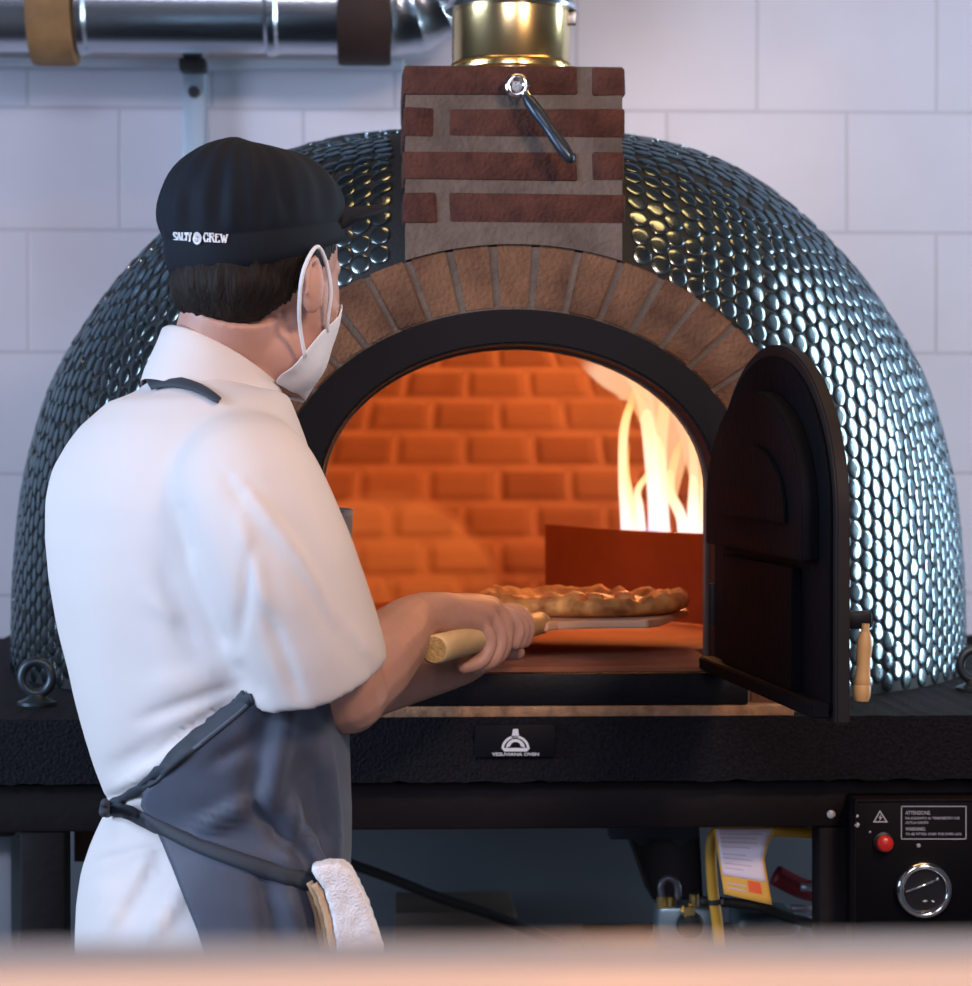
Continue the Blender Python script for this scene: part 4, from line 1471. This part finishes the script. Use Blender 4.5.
# hair: skull-hugging shell below the cap
bm = BM()
for (c, ax, f) in ((hp(-.005, 0, .020), (.0765, .0945, .085), 0), (hp(-.028, 0, -.020), (.066, .068, .050), 0)):
    add_ellipsoid(bm, c, ax, HM, 60, 40)
hair = remesh('hair', bm, .0035, M['hair'], me_root, smooth_it=2)
kd = (fH * 1.0 - uH * .95).normalized()
T_ = R(15); u2_ = uH * math.cos(T_) - fH * math.sin(T_)
hb = BM(); hb.from_mesh(hair.data)
kill = [v for v in hb.verts if (v.co - hp(-.022, 0, -.040)).dot(kd) > 0 or (v.co - P(254, 233, HY)).dot(u2_) > -.006]
bmesh.ops.delete(hb, geom=kill, context='VERTS')
hb.to_mesh(hair.data); hb.free(); hair.data.shade_smooth()
me = hair.data
for v in me.vertices:
    v.co += v.normal * (noise.noise(Vector((v.co.x * 120, v.co.y * 120, v.co.z * 22))) * .0022)
me.update()

# ---- jacket
bm = BM()
rings = []
ys = [392, 400, 410, 425, 445, 470, 500, 540, 580, 620, 660, 700, 740, 775, 800, 812, 825, 850, 880, 910, 945, 980, 1040, 1100]
nb = P(222, 388, MY)
rings.append([nb + rT * .062 * math.cos(t) + fT * .062 * math.sin(t) + Vector((0, 0, -.02 * math.sin(t))) for t in [2 * PI * k / 48 for k in range(48)]])
for y in ys: rings.append([torso(2 * PI * k / 48, y) for k in range(48)])
add_rings(bm, rings)
# shoulders and sleeves
def sleeve(pts, rad, fl=1.):
    chain(bm, pts, rad, 28)


RSL = [P(226, 462, 2.36), P(250, 500, 2.28), P(278, 565, 2.26), P(301, 630, 2.27), P(318, 680, 2.285)]
add_tube(bm, smooth_path(RSL, 5), [float(np.interp(i / 20, [0, .2, .5, .75, 1], [.062, .073, .074, .073, .070])) for i in range(21)], 32, roundcap=False)
add_ellipsoid(bm, P(232, 468, 2.35), (.068, .075, .066))
LSL = [P(150, 455, 2.52), P(165, 500, 2.57), P(210, 590, 2.62), P(250, 660, 2.64)]
add_tube(bm, smooth_path(LSL, 5), [float(np.interp(i / 15, [0, .3, 1], [.06, .072, .066])) for i in range(16)], 32)
add_ellipsoid(bm, P(150, 470, 2.52), (.065, .07, .07))
cut = BM()
dd = (RSL[-1] - RSL[-2]).normalized()
add_tube(cut, [RSL[-1] - dd * .03, RSL[-1] + dd * .03], [.052, .068], 28)
dd = (LSL[-1] - LSL[-2]).normalized()
add_tube(cut, [LSL[-1] - dd * .03, LSL[-1] + dd * .03], [.050, .060], 28)
jacket = remesh('chef_jacket', bm, .0050, M['white_cloth'], me_root, smooth_it=10, factor=.5, cut=cut)
displace(jacket, FOLDS)
JB = bvh_of(jacket)
# collar
def collar_ring(h, off):
    out_ = []
    for k in range(40):
        t = 2 * PI * k / 40
        fr = math.sin(t)                      # 1 = front
        c = P(218, 388, MY).lerp(P(222, 362, MY), h)
        out_.append(c + rT * (.058 + off) * math.cos(t) + fT * (.057 + off) * fr + Vector((0, 0, -.034 * fr - .004 * math.cos(t))))
    return out_
bm = BM()
add_rings(bm, [collar_ring(-1.0, .016), collar_ring(-.5, .014), collar_ring(0, .010), collar_ring(.5, .006), collar_ring(1, .003), collar_ring(1.06, 0), collar_ring(1., -.003), collar_ring(.3, .0)], False, False)
mobj('collar', finish(bm), M['white_cloth'], jacket)
# sleeve hem
bm = BM()


def surf_band(name, path, width, m, parent, bvhs, thick=.0022, lift=.0015, n=None, off_dir=None):
    """strip of cloth following the surface along a line seen from the room"""
    cen = []
    pts2 = [Vector((x, y, 0)) for x, y in path]
    pts2 = smooth_path(pts2, 8)
    L_, R_ = [], []
    for i, p in enumerate(pts2):
        a = pts2[max(0, i - 1)]; b2_ = pts2[min(len(pts2) - 1, i + 1)]
        t = (b2_ - a).normalized(); nn = Vector((-t.y, t.x, 0))
        w_ = width if not isinstance(width, (list, tuple)) else float(np.interp(i / (len(pts2) - 1), np.linspace(0, 1, len(width)), width))
        row_ = []
        for s_ in (-.5, -.17, .17, .5):
            q = p + nn * w_ * s_
            h = None
            for bv in bvhs:
                hh = hit(bv, q.x, q.y, lift + (thick if abs(s_) < .3 else thick * .5))
                if hh is not None and (h is None or (hh - EYE).length < (h - EYE).length): h = hh
            row_.append(h)
        if all(r is not None for r in row_): cen.append(row_)
    vs = [v for r in cen for v in r]
    fs = [(i * 4 + j, i * 4 + j + 1, (i + 1) * 4 + j + 1, (i + 1) * 4 + j) for i in range(len(cen) - 1) for j in range(3)]
    o = mobj(name, (vs, fs), m, parent)
    md = o.modifiers.new('s', 'SOLIDIFY'); md.thickness = thick; md.offset = 0
    return o


# ---- apron
def phiL(y):
    L_, R_ = interp(SIL, y)
    xe = interp([(505, 318), (560, 318), (620, 300), (680, 258), (690, 250), (720, 216), (745, 189), (775, 163), (790, 160), (802, 167), (820, 178), (846, 190), (900, 212), (958, 229), (1100, 245)], y)[0]
    w_ = (R_ - L_) / 2
    off = max(-.999, min(.999, (xe - (L_ + R_) / 2) / w_))
    return R(43.6) - math.acos(off)


ya = list(np.linspace(508, 1120, 90))
NP = 90
vs, fs = [], []
for i, y in enumerate(ya):
    p0 = phiL(y); p1 = min(PI - p0, R(196))
    for k in range(NP + 1):
        t = k / NP
        ph = p0 + (p1 - p0) * t
        off = .009 + (.016 * max(0, 1 - (y - 508) / 90) if y < 598 else 0)
        vs.append(torso(ph, y, off))
for i in range(len(ya) - 1):
    for k in range(NP): fs.append((i * (NP + 1) + k, (i + 1) * (NP + 1) + k, (i + 1) * (NP + 1) + k + 1, i * (NP + 1) + k + 1))
apron = mobj('apron', (vs, fs), M['apron'], me_root)
c0 = torso_ring(800)[0]
me = apron.data; me.update()
for v in me.vertices:
    out_ = Vector((v.co.x - c0.x, v.co.y - c0.y, 0)).normalized()
    d = 1.7 * fold(v.co, AFOLDS) if (v.co.y < c0.y + .05) else 0
    v.co += out_ * (max(-.007, d) + .004 + .0015 * noise.noise(v.co * 12))
# keep the cloth outside the jacket
for v in me.vertices:
    p, n, i, t = JB.find_nearest(v.co)
    if p is not None and (v.co - p).dot(n) < .0035: v.co = p + n * .0035
me.update()
md = apron.modifiers.new('s', 'SOLIDIFY'); md.thickness = .002; md.offset = 1
AB = bvh_of(apron)
surf_band('side_strap', [(250, 695), (235, 708), (200, 738), (160, 772), (128, 795), (106, 812)], [15, 15, 14, 12, 9, 7], M['strap'], apron, [JB, AB], .003)
surf_band('waist_tie', [(106, 806), (130, 812), (160, 826), (200, 846), (250, 864), (300, 880), (328, 888)], [10, 12, 13, 14, 15, 17, 18], M['strap'], apron, [JB, AB], .003)
bm = BM()
kn = [hit(JB, x, y, .006) or P(x, y, 2.33) for x, y in ((104, 812), (112, 806), (122, 812), (132, 808), (140, 812))]
add_tube(bm, smooth_path(kn, 5), .0052, 10, roundcap=True)
kn = [hit(JB, x, y, .006) or P(x, y, 2.33) for x, y in ((105, 803), (113, 814), (124, 806), (134, 814))]
add_tube(bm, smooth_path(kn, 5), .0045, 10, roundcap=True)
mobj('knot', finish(bm), M['strap'], apron)
surf_band('neck_strap', [(148, 388), (160, 385), (178, 385), (200, 392), (220, 404)], [12, 12, 11, 9, 6], M['strap'], apron, [JB], .002, lift=.003)

# ---- cap
def cp(f, r, u):
    """cap frame: tilted back"""
    T = R(15)
    f2 = fH * math.cos(T) + uH * math.sin(T); u2 = uH * math.cos(T) - fH * math.sin(T)
    return P(254, 233, HY) + f2 * f + rH * r + u2 * u


bm = BM()
prof = [(-.026, .1025, .087), (-.012, .1035, .088), (0, .1045, .088), (.003, .1015, .085), (.006, .1045, .088), (.022, .1065, .0895), (.038, .105, .088), (.052, .099, .083), (.066, .089, .074), (.078, .075, .061), (.087, .057, .045), (.092, .034, .026), (.094, .004, .003)]
rings = []
NC = 120
for i, (u, a, b_) in enumerate(prof):
    u, a, b_ = u * .95, a * .95, b_ * .955
    ring = []
    for k in range(NC):
        t = 2 * PI * k / NC
        g_ = .0
        if u > .006:
            back = max(0, -math.cos(t))            # gathers at the back and sides
            g_ = (.0034 * math.sin(t * 22 + 2 * math.sin(3 * t) + u * 25) * min(1, u / .03) * max(0, 1 - u / .11) * (.4 + back))
            g_ += .0045 * noise.noise(Vector((math.cos(t) * 4, math.sin(t) * 4, u * 28)))
        low = .019 * max(0, .35 - math.cos(t)) / 1.35 * max(0, min(1, -u / .0245)) if u < 0 else 0
        ring.append(cp((a + g_) * math.cos(t), (b_ + g_) * math.sin(t), u - low - .010 * math.cos(t) * (u / .1) * 1.0))
    rings.append(ring)
add_rings(bm, rings, True, True)
cap = mobj('cap', finish(bm), M['cap'], me_root)
md = cap.modifiers.new('s', 'SUBSURF'); md.levels = 1; md.render_levels = 1
# brim
bm = BM()
rings = []
for k in range(25):
    t = R(-58) + R(116) * k / 24
    ci, si = math.cos(t), math.sin(t)
    ring = []
    for j in range(7):
        q = j / 6
        ext = .088 * math.cos(t * 1.45) ** .6 if abs(t * 1.45) < PI / 2 else 0
        ring.append((q, ext))
    top = [cp((.092 + e * q) * ci if True else 0, (.082 + e * q * .5) * si, -.004 + .018 * q - .010 * si * si * q) for q, e in ring]
    botm = [p - uH * .0028 for p in top][::-1]
    rings.append(top + botm)
add_rings(bm, rings)
mobj('brim', finish(bm), M['cap'], cap)
CB = bvh_of(cap)
# white print on the cap, letters drawn as strokes with small serifs
GL = {'S': [[(1, .82), (.8, 1), (.2, 1), (0, .8), (.15, .6), (.85, .42), (1, .2), (.8, 0), (.2, 0), (0, .18)]],
      'A': [[(0, 0), (.5, 1), (1, 0)], [(.2, .35), (.8, .35)], [(-.12, 0), (.22, 0)], [(.78, 0), (1.12, 0)]],
      'L': [[(.15, 1), (.15, 0), (1, 0), (1, .25)], [(-.05, 1), (.4, 1)], [(-.05, 0), (.2, 0)]],
      'T': [[(0, .78), (0, 1), (1, 1), (1, .78)], [(.5, 1), (.5, 0)], [(.3, 0), (.7, 0)]],
      'Y': [[(0, 1), (.5, .5), (1, 1)], [(.5, .5), (.5, 0)], [(.3, 0), (.7, 0)], [(-.12, 1), (.2, 1)], [(.8, 1), (1.12, 1)]],
      'C': [[(1, .75), (.8, 1), (.3, 1), (0, .7), (0, .3), (.3, 0), (.8, 0), (1, .25)]],
      'R': [[(.1, 0), (.1, 1), (.75, 1), (.95, .8), (.75, .52), (.1, .52)], [(.5, .52), (1, 0)], [(-.08, 0), (.3, 0)], [(-.08, 1), (.2, 1)], [(.9, 0), (1.12, 0)]],
      'E': [[(1, .8), (1, 1), (.1, 1), (.1, 0), (1, 0), (1, .2)], [(.1, .52), (.7, .52)], [(-.08, 0), (.2, 0)], [(-.08, 1), (.2, 1)]],
      'W': [[(0, 1), (.28, 0), (.5, .7), (.72, 0), (1, 1)], [(-.15, 1), (.15, 1)], [(.85, 1), (1.15, 1)]]}


def lay(bm, x, y, wv, hv, ch, sw, slope=0., x00=0.):
    for st in GL[ch]:
        q = [(x + a * wv, y - b_ * hv) for a, b_ in st]
        for (ax_, ay_), (bx_, by_) in zip(q[:-1], q[1:]):
            d = Vector((bx_ - ax_, by_ - ay_)); L_ = d.length
            if L_ < 1e-6: continue
            d /= L_; nn = Vector((-d.y, d.x)) * sw / 2
            # vertical stems heavier than the horizontals
            nn *= 1.25 if abs(d.y) > .6 else .75
            e = d * sw * .25
            c4 = [(ax_ - e.x + nn.x, ay_ - e.y + nn.y), (bx_ + e.x + nn.x, by_ + e.y + nn.y), (bx_ + e.x - nn.x, by_ + e.y - nn.y), (ax_ - e.x - nn.x, ay_ - e.y - nn.y)]
            pts = [hit(CB, u_, v_ + slope * (u_ - x00), .0011) for u_, v_ in c4]
            if all(p is not None for p in pts): bm.faces.new([bm.verts.new(p) for p in pts])


bm = BM()
sl = .055
for ch, x, wv in (('S', 174.8, 2.7), ('A', 178.3, 3.0), ('L', 182.4, 2.4), ('T', 185.6, 2.5), ('Y', 188.9, 2.8)):
    lay(bm, x, 240.2, wv, 8.2, ch, 1.15, sl, 175)
for ch, x, wv in (('C', 204.3, 4.2), ('R', 209.9, 4.4), ('E', 215.8, 3.8), ('W', 221.2, 6.0)):
    lay(bm, x, 241.2, wv, 8.4, ch, 1.25, sl, 204)
fan = [hit(CB, 197.6 + 4.3 * math.cos(t), 238.2 + 6.2 * math.sin(t), .0010) for t in [2 * PI * k / 24 for k in range(24)]]
if all(p is not None for p in fan): bm.faces.new([bm.verts.new(p) for p in fan])
lg = mobj('cap_print', finish(bm), M['logo_white'], cap, False)
md = lg.modifiers.new('s', 'SOLIDIFY'); md.thickness = .0006; md.offset = 0
bm = BM(); sv_ = hit
for st in GL['S']:
    q = [(195.9 + a * 3.2, 241.2 - b_ * 6) for a, b_ in st]
    pts = [hit(CB, a, b_, .0020) for a, b_ in q]
    if all(p is not None for p in pts): add_tube(bm, pts, .0004, 6)
o = mobj('roundel_letter', finish(bm), mat('print_grey', (.30, .33, .42), .6), lg)

# ---- mask
vs, fs = [], []
rowsM = [(-.022, .090, .028, .070), (-.034, .101, .042, .055), (-.050, .105, .054, .040), (-.068, .104, .060, .025), (-.086, .099, .0615, .006), (-.100, .092, .055, .000), (-.114, .085, .044, -.003), (-.124, .080, .034, -.003)]
NMK = 24
for (u, fm_, rm, fe) in rowsM:
    for k in range(NMK + 1):
        t = -1 + 2 * k / NMK
        f_ = fm_ - (fm_ - fe) * (abs(t) ** 1.7)
        vs.append(hp(f_, rm * t, u + (.010 * abs(t) if u < -.1 else 0)))
for i in range(len(rowsM) - 1):
    for k in range(NMK): fs.append((i * (NMK + 1) + k, i * (NMK + 1) + k + 1, (i + 1) * (NMK + 1) + k + 1, (i + 1) * (NMK + 1) + k))
for i_, v_ in enumerate(vs):
    q_, n_, _, _ = BB.find_nearest(v_)
    if q_ is not None and (v_ - q_).dot(n_) < .004: vs[i_] = q_ + n_ * .004
mask = mobj('face_mask', (vs, fs), M['mask'], me_root)
md = mask.modifiers.new('s', 'SOLIDIFY'); md.thickness = .0022; md.offset = 0
md = mask.modifiers.new('s2', 'SUBSURF'); md.levels = 1; md.render_levels = 1
for s_ in (1, -1):
    bm = BM()
    # loop behind the ear: rear strand and front strand
    rear = [hp(.012, s_ * .0605, -.086), hp(-.006, s_ * .068, -.062), hp(-.022, s_ * .079, -.040), hp(-.030, s_ * .088, -.012), hp(-.022, s_ * .090, .010), hp(-.008, s_ * .087, .018), hp(.012, s_ * .081, .004), hp(.026, s_ * .076, -.020), hp(.036, s_ * .0655, -.046), hp(.046, s_ * .057, -.056)]
    add_tube(bm, smooth_path(rear, 6), .0021, 8)
    mobj('ear_loop', finish(bm), M['mask'], mask)

# ---- trousers and shoes
bm = BM()
rings = [[torso(2 * PI * k / 32, y, -.008) for k in range(32)] for y in (960, 1040, 1100)]
add_rings(bm, rings)
for s_ in (-1, 1):
    hj = Vector((hipc.x, hipc.y, .86)) + rT * (.075 * s_)
    kn_ = Vector((hipc.x, hipc.y, .48)) + fT * .02 + rT * .10 * s_
    an = Vector((hipc.x, hipc.y, .05)) - fT * .02 + rT * .105 * s_
    add_tube(bm, [hj, hj.lerp(kn_, .5), kn_, kn_.lerp(an, .5), an], [.105, .095, .078, .072, .066], 24)
remesh('trousers', bm, .008, M['trousers'], me_root, smooth_it=8)
for s_ in (-1, 1):
    bm = BM()
    c = Vector((hipc.x, hipc.y, 0)) + rT * .105 * s_
    add_tube(bm, [c - fT * .07 + Vector((0, 0, .045)), c + Vector((0, 0, .045)), c + fT * .10 + Vector((0, 0, .036)), c + fT * .18 + Vector((0, 0, .028))], [.042, .046, .048, .032], 20, flat=.75, roundcap=True)
    for v in bm.verts: v.co.z = max(.003, v.co.z)
    mobj('shoe', finish(bm), M['shoe'], me_root)

# ---- towel over the waist tie
tw = thing('hand_towel', 'folded white terry towel with tan edge hanging from the waist tie of the apron', 'towel', P(340, 870, 2.28))
def slab_poly(bm, front, y0, y1, bev=.006):
    add_prism(bm, [P(x, y, y0) for x, y in front], (0, y1 - y0, 0))
bm = BM()
TWP = [(309, 868), (326, 865), (342, 864), (352, 872), (360, 888), (368, 906), (376, 928), (383, 950), (387, 980), (389, 1030), (342, 1030), (340, 980), (336, 945), (331, 915), (324, 890), (315, 878)]
slab_poly(bm, TWP, 2.245, 2.283)
tb = remesh('terry_cloth', bm, .0032, M['towel'], tw, smooth_it=3)
for v in tb.data.vertices: v.co += v.normal * (.0013 * noise.noise(v.co * 260) + .0006 * noise.noise(v.co * 90))
tb.data.update()
for k, (dx, y0, y1) in enumerate(((-14, 2.270, 2.282), (-9, 2.258, 2.270), (-4, 2.246, 2.258))):
    bm = BM()
    edge = [(315, 880 + 2 * k), (322, 895), (328, 915), (333, 940), (338, 975), (340, 1028)]
    pts = [P(x + dx + 3, y, (y0 + y1) / 2) for x, y in edge]
    pts = smooth_path(pts, 5)
    add_tube(bm, pts, .0036, 8, flat=1)
    for v in bm.verts: v.co += Vector((noise.noise(v.co * 150), 0, 0)) * .0015
    o = mobj('folded_edge', finish(bm), M['towel_edge'], tw)
    o['label'] = 'tan folded edge'

# ================================================================== PEEL AND PIZZA
pd = (pe1 - pe0).normalized()
side = pd.cross(Vector((0, 0, 1))).normalized()
pup = side.cross(pd)
peel = thing('pizza_peel', 'wooden pizza peel held in both hands, its blade inside the oven under the pizza', 'peel', pe0)
bm = BM()
L_ = (pe1 - pe0).length
add_tube(bm, [pe0 + pd * t for t in (.0, .002, .02, L_ * .5, L_ * .9, L_)], [.0138, .0152, .0155, .0145, .0135, .014], 28)
hnd = mobj('handle', finish(bm), M['peel_wood'], peel, 'auto')
bm = BM(); add_tube(bm, [pe0 - pd * .0006, pe0 + pd * .001], [.0134, .0136], 28)
mobj('end_grain', finish(bm), M['peel_end'], hnd, 'auto')
bm = BM()
bl = []
for (u, v) in [(-.03, .016), (.0, .024), (.03, .07), (.05, .125), (.09, .135), (.28, .135), (.315, .125), (.325, .10), (.325, -.10), (.315, -.125), (.28, -.135), (.09, -.135), (.05, -.125), (.03, -.07), (0, -.024), (-.03, -.016)]:
    p = pe1 + pd * (u + .0) + side * v; bl.append(Vector((p.x, p.y, 0)))
zb_ = P(600, 628, 2.97).z
zt_ = zb_ + .010
add_prism(bm, [Vector((p.x, p.y, zb_)) for p in bl], (0, 0, zt_ - zb_))
fixn(bm); bmesh.ops.bevel(bm, geom=bm.edges[:], offset=.0018, segments=2, affect='EDGES')
mobj('blade', finish(bm), M['blade'], peel, 'auto')
bm = BM(); add_tube(bm, [pe1 - pd * .085, pe1 - pd * .08, pe1 - pd * .01, pe1 + pd * .035], [.0142, .0146, .014, .007], 20)
mobj('neck', finish(bm), M['wood'], hnd, 'auto')
pc = P(579, 600, 3.13); pc.z = zt_ + .0005
pz = thing('pizza', 'round pizza with blistered crust resting on the peel inside the oven', 'pizza', pc)
bm = BM()
NZ = 120
prf = [(.0001, .000), (.10, .000), (.128, .001), (.140, .006), (.1435, .013), (.140, .021), (.131, .025), (.121, .023), (.113, .016), (.10, .0125), (.05, .013), (.0001, .013)]
rings = []
for r, h in prf:
    ring = []
    for k in range(NZ):
        t = 2 * PI * k / NZ
        d = Vector((math.cos(t), math.sin(t), 0))
        nb_ = noise.noise(d * 3.2 + Vector((0, 0, 2))); nb2 = noise.noise(d * 9)
        rr3 = r * (1 + .03 * nb_)
        hh = h * (1 + .35 * nb_ + .28 * nb2) if r > .105 else h
        ring.append(pc + d * rr3 + Vector((0, 0, hh + .0 if h > .0005 else 0)))
    rings.append(ring)
add_rings(bm, rings, True, True)
mobj('crust', finish(bm), M['crust'], pz)
bm = BM()
rings = []
for r in np.linspace(.0005, .112, 22):
    ring = []
    for k in range(96):
        t = 2 * PI * k / 96
        p = Vector((math.cos(t) * r, math.sin(t) * r, 0))
        ed = min(1, (.113 - r) / .01)
        ring.append(pc + p + Vector((0, 0, .0140 + (.006 * abs(noise.noise(p * 42)) + .004 * noise.noise(p * 90 + Vector((3, 0, 0)))) * ed)))
    rings.append(ring)
add_rings(bm, rings, True, False)
mobj('topping', finish(bm), M['topping'], pz)
for k, (dx, dy, r) in enumerate(((-.010, -.085, .013), (.012, -.075, .011), (-.04, -.06, .010), (.055, -.05, .011))):
    bm = BM(); add_ellipsoid(bm, (0, 0, 0), (r * 1.3, r * 1.2, r * .85), seg=20, rings=12)
    for v in bm.verts: v.co = v.co * (1 + .18 * noise.noise(v.co * 90 + Vector((k, 0, 0)))) + pc + Vector((dx, dy, .020))
    mobj('cheese_blob', bm, M['topping'], pz)
#PERSON-END

# ================================================================== LIGHT
light('window_light_right', 'AREA', (XR + .05, (WIN_R[0] + WIN_R[1]) / 2, (WIN_R[2] + WIN_R[3]) / 2), 75, (.66, .84, 1), WIN_R[1] - WIN_R[0], WIN_R[3] - WIN_R[2], target=(0, (WIN_R[0] + WIN_R[1]) / 2, (WIN_R[2] + WIN_R[3]) / 2))
light('window_light_left', 'AREA', (XL - .04, (WIN_L[0] + WIN_L[1]) / 2, (WIN_L[2] + WIN_L[3]) / 2), 145, (.60, .76, 1), WIN_L[1] - WIN_L[0], WIN_L[3] - WIN_L[2], target=(0, (WIN_L[0] + WIN_L[1]) / 2, (WIN_L[2] + WIN_L[3]) / 2))
light('pass_lamp', 'AREA', (1.0, .9, 2.5), 26, (1, .66, .44), .4, .25, target=(-.1, 2.4, 1.2))
light('ceiling_lamp', 'AREA', (.5, 2.80, 3.02), 9, (1, .60, .22), 1.7, .14, target=(.5, 2.80, 0))
light('wall_fill', 'AREA', (-.3, -.9, 2.9), 40, (.84, .82, 1), 1.2, .6, target=(1.2, 4.5, 2.0))  # added fill that brightens the back wall, kept out of the disc reflections
light('street_window', 'AREA', (1.45, -.9, 2.1), 16, (.92, .86, 1), .32, 1.8, target=(.6, 4.5, 1.8))
light('counter_fill', 'AREA', (0, .48, 2.2), 1.0, (1, .74, .55), .3, .12, target=(0, .5, 1))  # added warm fill above the ledge, only there to brighten the wood
w = bpy.data.worlds.new('world'); scene.world = w; w.use_nodes = True
w.node_tree.nodes['Background'].inputs[0].default_value = (.60, .66, .85, 1)
w.node_tree.nodes['Background'].inputs[1].default_value = .10
scene.view_settings.view_transform = 'Standard'
scene.view_settings.look = 'None'
scene.view_settings.gamma = 1
scene.view_settings.exposure = 0.0
